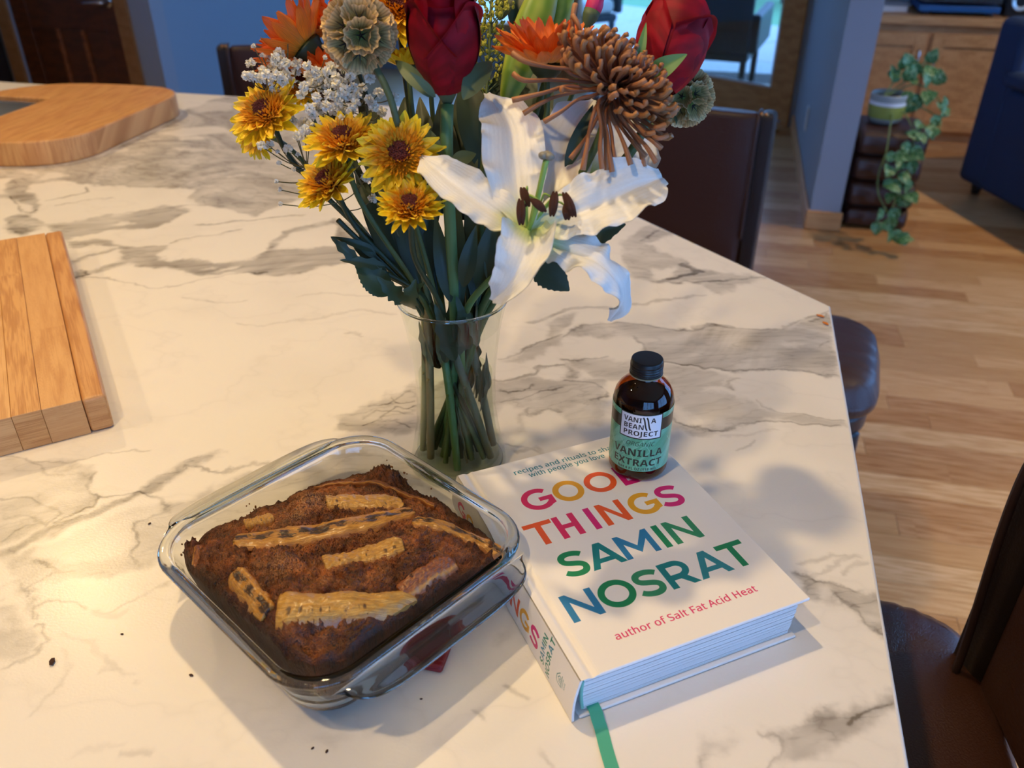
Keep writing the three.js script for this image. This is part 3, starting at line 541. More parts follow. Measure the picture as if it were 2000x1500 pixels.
// ---------------------------------------------------------------- stools
function stool(label, pos, turn, back, seat = { w: .46, d: .44, r: .10 }) {                    // local +z is the way the sitter faces
  const low = back?.low ?? 0, t = thing('bar_stool', label, 'bar stool', pos, turn, 'leather bar stools round the marble island');
  const { w, d, r } = seat, sh = new THREE.Shape(), a = w / 2, b = d / 2;
  sh.moveTo(-a + r, -b); sh.lineTo(a - r, -b); sh.quadraticCurveTo(a, -b, a, -b + r); sh.lineTo(a, b - r); sh.quadraticCurveTo(a, b, a - r, b); sh.lineTo(-a + r, b); sh.quadraticCurveTo(-a, b, -a, b - r); sh.lineTo(-a, -b + r); sh.quadraticCurveTo(-a, -b, -a + r, -b);
  const slabG = (h, bev, y, k) => { const g = new THREE.ExtrudeGeometry(sh, { depth: Math.max(.001, h - 2 * bev), bevelEnabled: true, bevelThickness: bev, bevelSize: bev, bevelOffset: -bev, bevelSegments: 6, curveSegments: 14 }); g.rotateX(-Math.PI / 2); g.scale(k, 1, k); g.translate(0, y + bev, 0); return g; };
  // the cushion: domed, with folds towards its edge
  const cg = surf(40, 40, (u, v) => {
    const x = (u * 2 - 1), z = (v * 2 - 1), m = Math.max(Math.abs(x), Math.abs(z)), e = Math.pow(Math.pow(Math.abs(x), 5) + Math.pow(Math.abs(z), 5), .2) || 1e-6, k = m / e;
    const f = Math.pow(clamp(1 - Math.pow(m, 6)), .5), fold = .0022 * n2(x * 2.2, z * 9) * smooth(.5, .95, m);
    return V(x * k * a, .06 + .055 * f + fold, z * k * b);
  }); cg.translate(0, .55 - low, 0);
  part('seat_cushion', merge([cg, slabG(.03, .012, .585 - low, 1)]), M.leather, t);
  part('seat_frame', slabG(.045, .012, .54 - low, .95), M.leatherDark, t);
  for (const sx of [-1, 1]) for (const sz of [-1, 1]) part('leg', rod([V(sx * (a - .04), .545 - low, sz * (b - .04)), V(sx * (a - .02), 0, sz * (b - .02))], (q) => .021 - .006 * q, 4, 8), M.blackWood, t);
  for (const [p, q] of [[[-1, 1], [1, 1]], [[-1, -1], [1, -1]], [[-1, -1], [-1, 1]], [[1, -1], [1, 1]]]) part('footrest', rod([V(p[0] * (a - .027), .2, p[1] * (b - .027)), V(q[0] * (a - .027), .2, q[1] * (b - .027))], .011, 3, 8), M.blackWood, t);
  if (back) {
    const bw = back.w / 2, top = back.top, bow = back.bow ?? 0, z0 = -b + (back.z ?? .02), bend = (x) => -bow * (1 - (x / bw) ** 2);
    const slab = (x0, x1, y0, y1, th, zo, m, name, re = .012) => {                                // an upright pad with rounded edges, bent with the back
      const rows = []; for (let i = 0; i <= 6; i++) { const q = i / 6 * Math.PI / 2; rows.push([y0 + re * (1 - Math.sin(q)) * 0 + re - re * Math.cos(Math.PI / 2 - q) * 1 * 0 - re * Math.cos(q), re * (1 - Math.sin(q))]); }
      for (let i = 1; i < 12; i++) rows.push([mix(y0 + re, y1 - re, i / 12), 0]);
      for (let i = 0; i <= 6; i++) { const q = i / 6 * Math.PI / 2; rows.push([y1 - re + re * Math.sin(q), re * (1 - Math.cos(q))]); }
      const R2 = [[rows[0][0], 1], ...rows, [rows[rows.length - 1][0], 1]], n = R2.length - 1, cx = (x0 + x1) / 2, hx = (x1 - x0) / 2;
      part(name, surf(n, 36, (u, v) => { const [y, ins] = R2[Math.round(u * n)], q = v * 2 * Math.PI, ex = (c, k) => Math.sign(c) * Math.pow(Math.abs(c), k), x = cx + (ins === 1 ? .0001 : hx - ins) * ex(Math.cos(q), .25); return V(x, y, z0 + zo + bend(x) + (ins === 1 ? .0001 : th / 2 - ins * .8) * ex(Math.sin(q), .5)); }), m, t);
    };
    slab(-bw + .034, bw - .034, .64 - low, top - .004, .045, .004, M.leather, 'backrest');
    for (const s of [-1, 1]) { slab(s > 0 ? bw - .034 : -bw, s > 0 ? bw : -bw + .034, .54, top, .05, 0, M.leatherDark, 'back_post'); part('trim', rod([V(s * (bw - .034), .66, z0 + .027 + bend(bw)), V(s * (bw - .034), top - .006, z0 + .027 + bend(bw)), V(s * (bw - .034), top + .001, z0)], .0045, 20, 6), M.leather, t); }
    for (const s of [-1, 1]) for (let i = 0; i < 2; i++) part('nail_head', new THREE.SphereGeometry(.0045, 10, 6).translate(s * (bw - .030 + i * .010), top - .002, z0 + .022 + bend(bw)), M.brass, t);
  }
  return t;
}
stool('brown leather bar stool behind the far left edge of the island', [-1.19, 0, -2.235], .36, { w: .38, top: .945, low: .08 }, { w: .38, d: .40, r: .08 });
stool('brown leather bar stool whose tall back shows behind the lily', [-.125, 0, -1.795], -.17, { w: .44, top: .945, low: .08 }, { w: .40, d: .40, r: .08 });
stool('backless brown leather stool whose seat corner shows beyond the cut corner of the worktop', [.135, .0, -1.475], -.12, null, { w: .42, d: .30, r: .09 });
stool('brown leather bar stool at the bottom right with its round seat half under the worktop', [.135, 0, -.60], -Math.PI / 2, { w: .31, top: .98, bow: .045, z: .032 }, { w: .50, d: .50, r: .235 });

// ---------------------------------------------------------------- the living side: cabinet, recliner, navy chair, plant
{
  const c = thing('media_cabinet', 'low oak cabinet with panelled doors behind the potted plant', 'cabinet', [1.12, 0, -5.45]);
  part('carcass', rbox(-.54, 1.3, .06, .625, -.19, .165, .003), M.oak, c); part('plinth', box(-.52, 1.26, 0, .06, -.17, .14), M.oak, c);
  part('worktop', rbox(-.55, 1.33, .628, .668, -.20, .205, .006), M.oak, c);
  for (let i = 0; i < 4; i++) {
    const x0 = -.53 + i * .455 + .002 + (i ? .02 : 0), x1 = x0 + .450 - (i ? 0 : 0);
    const d = part('door', merge([rbox(x0, x0 + .062, .075, .585, .166, .188, .003), rbox(x1 - .062, x1, .075, .585, .166, .188, .003), rbox(x0 + .062, x1 - .062, .075, .14, .166, .188, .003), rbox(x0 + .062, x1 - .062, .52, .585, .166, .188, .003)]), M.oakV, c);
    part('door_panel', rbox(x0 + .058, x1 - .058, .135, .525, .166, .176, .004), M.oakV, d);
    const hx = i % 2 ? x0 + .03 : x1 - .03; part('handle', rod([V(hx, .40, .19), V(hx, .403, .212), V(hx, .50, .212), V(hx, .503, .19)], .0055, 12, 8), M.chrome, d);
  }
  const r = thing('record_player', 'blue record player with a dark lid on the oak cabinet', 'record player', [1.17, .669, -5.46]);
  part('plinth', rbox(-.20, .20, .018, .05, -.15, .16, .006), std({ color: lin(.015, .10, .28), roughness: .4 }), r);
  for (const sx of [-1, 1]) for (const sz of [-1, 1]) part('foot', lathe([[0, 0], [.02, 0], [.018, .018], [0, .018]], 14).translate(sx * .16, 0, sz * .12), M.black, r);
  part('platter', lathe([[0, .051], [.13, .051], [.132, .062], [0, .062]], 40), M.black, r);
  part('lid', rbox(-.198, .198, .065, .16, -.148, .158, .006), phy({ color: lin(.25, .28, .3), roughness: .1, transmission: .8, thickness: 0 }), r);
  part('tonearm', rod([V(.15, .055, -.10), V(.15, .085, -.10), V(.14, .085, 0), V(.09, .075, .08)], .005, 12, 6), M.chrome, r);
  const sp = thing('speaker', 'small dark speaker at the right of the record player', 'speaker', [1.47, .669, -5.44]);
  part('cabinet', rbox(-.07, .07, 0, .22, -.09, .10, .006), M.black, sp); part('cone', lathe([[0, -.012], [.02, -.004], [.045, .004], [.05, .002]], 28).rotateX(Math.PI / 2).translate(0, .08, .101), M.steel, sp);
  const bx = thing('storage_box', 'small grey box at the left end of the oak cabinet', 'box', [.86, .669, -5.46]);
  part('body', rbox(-.07, .07, 0, .03, -.08, .08, .003), M.white, bx); part('lid', rbox(-.072, .072, .030, .045, -.082, .082, .003), std({ color: lin(.2, .22, .25), roughness: .6 }), bx);

  // leather recliner end: four padded rolls one above the other
  const k = thing('recliner', 'dark brown leather recliner with stacked padded rolls under the trailing plant', 'recliner', [.725, 0, -3.98]);
  const rolls = [[.005, .095, .27], [.095, .21, .285], [.21, .32, .285], [.32, .425, .285]];
  for (const [a, b, w] of rolls) part('padded_roll', surf(28, 32, (u, v) => { const q = v * 2 * Math.PI, ex = (c, e) => Math.sign(c) * Math.pow(Math.abs(c), e), cap = u < .001 || u > .999 ? .55 : u < .05 || u > .95 ? .93 : 1; return V(mix(-w / 2, w / 2, u), (a + b) / 2 + (b - a) * .52 * ex(Math.sin(q), .6) * cap, .16 * ex(Math.cos(q), .35) * cap + .004 * n2(u * 6, v * 9)); }), M.leather, k);
  part('frame', rbox(-.11, .11, .0, .40, -.12, .12, .01), M.black, k);

  // navy armchair seen from its side: a high back and an arm, with a soft top
  const nv = thing('armchair', 'navy blue upholstered armchair at the right edge', 'armchair', [1.165, 0, -4.47], Math.atan2(-.458, .193) + Math.PI);
  nv.rotation.y = -Math.atan2(.461, .193);
  part('outer_side', rbox(0, 1.0, .06, .52, -.16, 0, .03, 4), M.navy, nv);
  part('backrest', rbox(-.0, .20, .06, .80, -.86, .004, .04, 4), M.navy, nv);
  part('arm', rbox(.12, 1.0, .521, .60, -.165, .012, .035, 4), M.navy, nv);
  part('seat_cushion', rbox(.19, .98, .30, .46, -.70, -.165, .05, 4), M.navy, nv);
  part('outer_side', rbox(0.21, 1.0, .06, .60, -.86, -.71, .03, 4), M.navy, nv);
  for (const x of [.06, .94]) for (const z of [-.08, -.78]) part('foot', lathe([[0, 0], [.02, 0], [.028, .06], [0, .06]], 14).translate(x, 0, z), M.blackWood, nv);
}
// ---------------------------------------------------------------- vase
const VASE = V(-.203, TOP, -.631), RIM = .174;
{
  const v = thing('glass_vase', 'clear flared glass vase half full of water holding the bouquet', 'vase', [VASE.x, TOP + .0005, VASE.z]);
  const glass = phy({ color: lin(.93, .95, .93), roughness: .01, transmission: 1, thickness: 0, ior: 1.5, specularIntensity: .8 });
  const prof = [[.0455, .002], [.0448, .010], [.0425, .022], [.0400, .035], [.0378, .050], [.0366, .065], [.0360, .082], [.0363, .098], [.0374, .112], [.0392, .130], [.0418, .148], [.0448, .163], [.0472, .172], [.0478, .1745]];
  const inner = prof.slice(-4).reverse().map(([r, y]) => [r - .0018, y]);
  part('wall', lathe([[0.0001, 0], [.044, 0], ...prof, ...inner], 72), glass, v);
  part('rim', new THREE.TorusGeometry(.0468, .0014, 10, 72).rotateX(Math.PI / 2).translate(0, .1745, 0), phy({ color: lin(.9, .93, .91), roughness: .02, transmission: 1, thickness: .003, ior: 1.5 }), v);
  const water = phy({ color: lin(.90, .93, .86), roughness: .01, transmission: 1, thickness: 0, ior: 1.33, specularIntensity: .35 });
  part('water', lathe([[.0001, .0105], [.0392, .0105], [.0388, .022], [.0365, .035], [.0346, .050], [.0335, .065], [.0330, .082], [.0333, .100], [.0322, .1013], [.0001, .1013]], 64), water, v);
  part('base', lathe([[.0001, .0012], [.0415, .0012], [.0428, .004], [.0415, .0065], [.0001, .0062]], 56), phy({ color: lin(.93, .95, .93), roughness: .01, transmission: 1, thickness: .01, ior: 1.5 }), v);
}

// ---------------------------------------------------------------- red trivet, glass dish, cake
{
  const t = thing('trivet', 'red silicone trivet whose corner shows under the glass baking dish', 'trivet', [-.2005, TOP + .0004, -.4425]);
  const red = std({ color: lin(.22, .008, .014), roughness: .45 });
  part('mat', rbox(-.0575, .0575, 0, .006, -.0575, .0575, .0028, 3), red, t);
  part('raised_edge', merge([rbox(-.0575, .0575, .005, .0085, .052, .0575, .0017, 2), rbox(-.0575, .0575, .005, .0085, -.0575, -.052, .0017, 2), rbox(.052, .0575, .005, .0085, -.053, .053, .0017, 2), rbox(-.0575, -.052, .005, .0085, -.053, .053, .0017, 2)]), red, t);
}
const DISH = [-.2355, TOP + .0092, -.437], DISH_TURN = -Math.PI / 6;
function squareRing(h, r, n = 96) {                                     // a rounded square of half side h, corner radius r
  const out = [], per = [2 * (h - r), Math.PI / 2 * r], L = 4 * (per[0] + per[1]);
  for (let i = 0; i < n; i++) {
    let s = i / n * L + per[0] / 2, side = 0; s %= L; while (s >= per[0] + per[1]) { s -= per[0] + per[1]; side++; }
    let x, z; if (s < per[0]) { x = h; z = -(h - r) + s; } else { const a = (s - per[0]) / r; x = h - r + r * Math.cos(a); z = h - r + r * Math.sin(a); }
    const c = [1, 0, -1, 0][side], q = [0, 1, 0, -1][side]; out.push([x * c - z * q, x * q + z * c]);
  }
  return out;
}
function squareSweep(profile, n = 96) {                                  // profile rows: [half side, corner radius, y, bulge of the handle sides]
  const rows = profile.map(([h, r, y, k]) => squareRing(h, r, n).map(([x, z]) => { const b = (k || 0) * Math.pow(smooth(.085, .055, Math.abs(z)), 1) * (Math.abs(x) > Math.abs(z) ? Math.sign(x) : 0); return V(x + b, y - (k ? .0 : 0), z); }));
  return surf(n, profile.length - 1, (u, v) => rows[Math.round(v * (profile.length - 1))][(n - Math.round(u * n)) % n], true);
}
{
  const d = thing('glass_baking_dish', 'square clear glass baking dish with two lipped handles holding banana cake', 'baking dish', DISH, DISH_TURN);
    const solid = phy({ color: lin(.97, .98, .97), roughness: .015, transmission: 1, thickness: .006, ior: 1.5, attenuationColor: lin(.78, .84, .70), attenuationDistance: .05 });
  const wallOut = [[.0001, .0001, 0], [.060, .02, 0], [.080, .026, .0004], [.0875, .03, .003], [.0905, .032, .008], [.0935, .034, .02], [.0965, .0355, .036], [.0988, .0368, .0485]];
  const bead = []; for (let i = 0; i <= 12; i++) { const a = (-100 + i / 12 * 290) * Math.PI / 180; bead.push([.1026 + .0046 * Math.cos(a), .0388 + .0042 * Math.cos(a), .0532 + .0032 * Math.sin(a)]); }
  const wallIn = [[.0955, .0350, .0480], [.0925, .033, .036], [.0885, .031, .02], [.085, .028, .010], [.079, .024, .006], [.058, .018, .0052], [.0001, .0001, .005]];
  part('bowl', squareSweep([...wallOut, ...bead, ...wallIn], 128), solid, d);
  for (const s of [0, 1]) {                                             // handle: a thin lip that swells out of the rim
    const half = .083, g = surf(48, 22, (u, v) => {
      const t = u * 2 - 1, env = Math.pow(clamp(1 - Math.pow(Math.abs(t), 5)), .55), a = -v * 2 * Math.PI, w = .0102 * env + .0002, th = .0026 * env + .0003, ex = Math.cos(a), ey = Math.sin(a);
      return V(.1070 + w + (w + .0012) * ex, .0500 - .004 * smooth(-1, 1, ex) * env + th * ey * (1 + .35 * smooth(.3, 1, ex)), t * half * (1 - .05 * ex * (1 - env)));
    });
    part('handle', g.rotateY(s * Math.PI), solid, d);
  }
  // baked-on crumbs on the inside of the glass above the cake
  const fleck = std({ color: lin(.20, .075, .015), roughness: .7 }), flecks = [];
  const add = (x, y, z, s, k) => { const g = new THREE.IcosahedronGeometry(s, 0); g.scale(1, 1 + k, 1); g.translate(x, y, z); flecks.push(g); };
  for (const [cx, cz, n, sp] of [[-.089, .02, 26, .006], [-.058, -.0885, 30, .008], [-.035, -.0895, 16, .006], [.0, -.0895, 10, .012], [-.088, .045, 6, .008], [-.083, .075, 20, .012], [.084, -.07, 12, .008]])
    for (let i = 0; i < n; i++) { const onX = Math.abs(cx) > Math.abs(cz), y = .034 + Math.abs(rr(-1, 1) * rr(0, 1)) * .014, o = rr(-1, 1) * rr(.2, 1) * sp, inn = .0885 + (y - .02) * .23 - .0008; add(onX ? Math.sign(cx) * inn : cx + o, y, onX ? cz + o : Math.sign(cz) * inn, rr(.0003, .0011), rr(0, .8)); }
  part('baked_crumbs', merge(flecks), fleck, d).userData.kind = 'stuff';
}
// height of the cake above the dish's foot at (x, z) in the dish's own axes
function cakeHeight(x, z) {
  const m = Math.pow(Math.pow(Math.abs(x) / .093, 6) + Math.pow(Math.abs(z) / .093, 6), 1 / 6), r2 = (x * x + z * z) / .0087;
  let h = .030 + .027 * Math.pow(clamp(1 - r2 * .78), .85);
  h += .017 * smooth(-.01, .08, x) + .019 * smooth(.0, .08, z) - .008 * smooth(.02, .085, x) * smooth(.02, .085, z) - .004 * smooth(.0, -.08, z) * smooth(0, .08, x);
  h += .0036 * fbm(x * 22 + 3, z * 22 + 1, 3) + .0022 * fbm(x * 75, z * 75 + 5, 3) + .0010 * n2(x * 210, z * 210 + 9) + .0009 * n2(x * 430, z * 430) + .0004 * n2(x * 800, z * 800);
  const blob = (cx, cz, r, a) => a * Math.exp(-((x - cx) ** 2 + (z - cz) ** 2) / (r * r));
  h += blob(-.055, -.008, .016, .006) + blob(-.046, .012, .012, .004) + blob(0, .052, .018, .005) + blob(-.048, -.083, .014, .006) + blob(.045, -.04, .014, .003) + blob(.055, .086, .022, .004) + blob(.058, -.012, .018, .003);
  h -= .0042 * Math.pow(1 - Math.abs(fbm(x * 16 + 9, z * 16 + 20, 3)), 10);
  const corner = blob(-.083, .084, .011, .016) + blob(-.056, -.088, .012, .013) + blob(-.038, -.090, .010, .011) + blob(.086, -.086, .010, .012) + blob(.0, -.089, .012, .006);
  h += corner * (.75 + .5 * n2(x * 160, z * 160));
  h -= .006 * smooth(.955, 1.0, m);
  return h;
}
{
  const c = thing('banana_cake', 'brown banana cake topped with baked banana halves in the glass dish', 'cake', [DISH[0], DISH[1], DISH[2]], DISH_TURN);
  const N = 1024;
  const skin = pixelTexture(N, N, (px, py) => {
    const x = (px / N - .5) * .19, z = (py / N - .5) * .19, m = Math.max(Math.abs(x), Math.abs(z)) / .093;
    const a = fbm(x * 30 + 2, z * 30, 4), b = fbm(x * 120, z * 120 + 3, 4), f = n2(x * 900, z * 900), pore = smooth(.55, .8, n2(x * 420 + 7, z * 420) + .25 * b);
    let t = clamp(.5 + a * .75 + b * .55 + f * .10);
    let col = [mix(62, 148, t), mix(34, 94, t), mix(17, 52, t)];
    const red = clamp(.5 + fbm(x * 45 + 20, z * 45 + 9, 3)); col = [col[0] + 6 * red, col[1] - 5 * red, col[2] - 5 * red];
    const blob = (cx, cz, r) => Math.exp(-((x - cx) ** 2 + (z - cz) ** 2) / (r * r)), sug = clamp(blob(-.057, -.012, .016) + .75 * blob(-.046, .010, .010) + .8 * blob(.002, .052, .014) + .5 * blob(-.06, .03, .012)) * smooth(.0, .6, n2(x * 1100, z * 1100) * .7 + n2(x * 500, z * 500) * .5 + .25);
    col = [mix(col[0], 205, sug * .75), mix(col[1], 165, sug * .75), mix(col[2], 125, sug * .75)];
    const burnt = smooth(.84, 1, m + .10 * b) * .75; col = col.map((v, k) => mix(v, [42, 22, 12][k], burnt));
    return col.map((v) => v * (1 - .55 * pore));
  });
  const pores = pixelTexture(512, 512, (x, y) => { const v = 128 + 100 * tileNoise(x / 7, y / 7, 73, 73, 4) - 90 * smooth(.5, .9, tileNoise(x / 5 + 40, y / 5, 102, 102, 2) * 1.6); return [v, v, v]; }, false);
  const pr = withRepeat(pores, 2.2, 2.2);
  const cm = phy({ map: skin, roughness: .62, bumpMap: pr, bumpScale: .0028, specularIntensity: .7, clearcoat: .12, clearcoatRoughness: .35 });
  const H = .0955, G = 300;
  // top sheet and its side down to the dish: a rounded square seen as squashed polar rings
  const top = surf(G, 150, (u, v) => { const a = u * 2 * Math.PI, k = v, R = squareRingAt(a, .0930, .033); let x = R[0] * Math.min(1, k * 1.06), z = R[1] * Math.min(1, k * 1.06); let y = cakeHeight(x * .985, z * .985); if (k * 1.06 > 1) { const t = (k * 1.06 - 1) / .06; const e = 1 - .085 * t; x *= e; z *= e; y = mix(y, .0065, t); } return V(x * .985, y, z * .985); }, true);
  const uv = top.attributes.uv, tp = top.attributes.position; for (let i = 0; i < uv.count; i++) uv.setXY(i, tp.getX(i) / .19 + .5, tp.getZ(i) / .19 + .5);
  part('crumb', merge([top, squareSweep([[.0001, .0001, .0062], [.05, .02, .0062], [.0845, .028, .0066]]).scale(1, 1, 1)]), cm, c);

  // banana halves: v runs across the slice, u along it
  const flesh = pixelTexture(1024, 256, (px, py) => {
    const u = px / 1024 * 8, v = py / 256 * 2 - 1, w = v + .16 * fbm(u * .6, v + 5, 3), fib = fbm(u * .5, v * 12, 4), mot = fbm(u * 1.6, v * 4, 4), fine = n2(px * .35, py * .35);
    let t = clamp(.5 + fib * .6 + mot * .4), col = [mix(138, 206, t), mix(92, 152, t), mix(32, 62, t)];
    const rimB = smooth(.62, 1, Math.abs(w)); col = col.map((q, k) => mix(q, [150, 92, 50][k], rimB * .8));
    const core = smooth(.34, .1, Math.abs(w)) * .4; col = col.map((q, k) => mix(q, [150, 108, 52][k], core));
    const seeds = smooth(.30, .10, Math.abs(Math.abs(w) - .12)) * smooth(-.35, .45, n2(u * 1.3, Math.sign(w) * 3) + .7 * n2(u * 5, w * 14 + 5) + .3 * mot); col = col.map((q, k) => mix(q, [52, 34, 22][k], clamp(seeds * 1.15)));
    return col.map((q) => q + fine * 9);
  });
  const paler = pixelTexture(1024, 256, (px, py) => {
    const u = px / 1024 * 8, v = py / 256 * 2 - 1, fib = fbm(u * .5 + 4, v * 11 + 2, 4), mot = fbm(u * 1.6 + 9, v * 4, 4), fine = n2(px * .4, py * .4); const w = v + .14 * fbm(u * .7 + 7, v, 3);
    let t = clamp(.5 + fib * .7 + mot * .35), col = [mix(146, 204, t), mix(104, 158, t), mix(42, 74, t)];
    const rimB = smooth(.68, 1, Math.abs(w)); col = col.map((q, k) => mix(q, [142, 84, 46][k], rimB * .7));
    const seeds = smooth(.24, .06, Math.abs(w - .35)) * smooth(.25, .6, n2(u * 2.4 + 3, 2) + .25 * mot) * .85; col = col.map((q, k) => mix(q, [62, 40, 26][k], seeds));
    return col.map((q) => q + fine * 8);
  });
  const dark = pixelTexture(512, 128, (px, py) => {
    const u = px / 512 * 6, v = py / 128 * 2 - 1, fib = fbm(u * .9 + 14, v * 9 + 2, 4), mot = fbm(u * 3 + 9, v * 4, 4);
    let t = clamp(.5 + fib * .8 + mot * .3), col = [mix(96, 168, t), mix(52, 98, t), mix(26, 44, t)]; const e = smooth(.25, .0, Math.abs(v - .55)); return col.map((q, k) => mix(q, [206, 150, 62][k], e * .8));
  });
  const bump = withRepeat(grainBump, 3, 1.2);
  const bm = [flesh, paler, dark].map((map) => phy({ map, roughness: .42, clearcoat: .35, clearcoatRoughness: .25, bumpMap: bump, bumpScale: .0006 }));
  const slice = (line, width, k, lift, u0, u1, lab, skew = 0) => {
    const cv = new THREE.CatmullRomCurve3(line.map(([x, z]) => V(x / 1000, 0, z / 1000)), false, 'centripetal');
    const g = surf(64, 20, (u, v) => {
      const s = clamp(u * 1.06 - .03), p = cv.getPointAt(s), t = cv.getTangentAt(s), n = V(-t.z, 0, t.x), q = v * 2 - 1, endT = smooth(0, .03, u) * smooth(1, .97, u);
      const w = (typeof width === 'function' ? width(s) : width) / 2000 * (1 + .16 * n2(s * 2.6 + u0 * 9, q > 0 ? 3 : 8) + .05 * n2(s * 14 + u0 * 9, q > 0 ? 13 : 18)) * Math.pow(clamp(1 - Math.pow(Math.abs(2 * s - 1), 14) * (.45 + .4 * n2(u0 * 7 + q * 2, s > .5 ? 3 : 9))), .5), hang = Math.pow(Math.abs(q), 5);
      const x = clamp(p.x + n.x * q * w + t.x * skew * q * w, -.0885, .0885), z = clamp(p.z + n.z * q * w + t.z * skew * q * w, -.0885, .0885);
      return V(x, (cakeHeight(x, z) + cakeHeight(x + .004, z) + cakeHeight(x - .004, z) + cakeHeight(x, z + .004) + cakeHeight(x, z - .004) + cakeHeight(x + .007, z + .003) + cakeHeight(x - .007, z - .003) + cakeHeight(x + .003, z - .007) + cakeHeight(x - .003, z + .007)) / 9 + (lift * (1 - .18 * q * q) + .0007 * n2(s * 9, q * 2 + 4)) * endT * (1 - hang) - .0016 * (hang + 1 - endT), z);
    });
    const a = g.attributes.uv; for (let i = 0; i < a.count; i++) a.setXY(i, mix(u0, u1, a.getX(i)), a.getY(i) * .96 + .02);
    const m = part('banana_slice', g, bm[k], c); if (lab) tag(m, lab);
  };
  slice([[-50, 58], [-28, 31], [-9, -1], [6, -36], [13, -60]], (s) => 29 - 9 * s, 0, .0040, 0, .95, 'long banana half with a dark seed line');
  slice([[-46, -20], [-25, -40], [-5, -64]], 22, 1, .0030, .0, .55, 'short pale banana piece', .25);
  slice([[20, 29], [31, 5], [47, -22]], (s) => 22 - 2 * s, 1, .0030, .3, .85, 'short pale banana piece with a row of seeds');
  slice([[38, 78], [58, 57], [75, 32], [91, 3]], (s) => 31 - 13 * s, 1, .0038, .62, 1.4, 'wide banana half along the front');
  slice([[26, -48], [44, -64], [64, -75], [88, -81]], 16, 0, .003, .45, .95, 'dark-cored banana half at the right corner');
  slice([[-18, 77], [8, 80], [34, 83]], 16, 0, .004, .1, .45, 'banana end with dark seeds at the front left');
  slice([[-79, -30], [-68, -49], [-39, -68], [-6, -77], [16, -80]], 5.5, 2, .003, 0, .9, 'thin curved banana half along the back');
  slice([[-72, 76], [-56, 88], [-43, 95]], 7, 2, .002, .2, .7, 'browned banana sliver at the left corner');
  slice([[-68, 40], [-63, 32], [-58, 21]], 15, 1, .0045, .3, .5, 'pale sugared banana chunk', .2);
  slice([[79, 8], [80, -14], [78, -42]], 15, 2, .003, .1, .9, 'browned banana half along the right edge');
}
function squareRingAt(a, h, r) {                                       // where a ray at angle a meets the rounded square
  const c = Math.cos(a), s = Math.sin(a), k = h - r; let t = h / Math.max(Math.abs(c), Math.abs(s)); const x = Math.abs(c) * t, z = Math.abs(s) * t;
  if (x > k && z > k) { const C = Math.abs(c), S = Math.abs(s), B = k * (C + S), D = B * B - (2 * k * k - r * r); t = B + Math.sqrt(Math.max(0, D)); }
  return [c * t, s * t];
}

// ---------------------------------------------------------------- the book
const BOOK = { o: V(-.0422, TOP + .0005, -.3706), turn: 36.5 * Math.PI / 180, w: .1866, h: .235, t: .0395 };
const PINK = '#dd2a62', MAGENTA = '#d61f78', YELLOW = '#e9a81e', ORANGE = '#ee5e26', GREEN = '#128556', GREEN2 = '#2f8c63', TEAL = '#0d7f86', TEAL2 = '#2a8795', BLUE = '#2b7fb4';
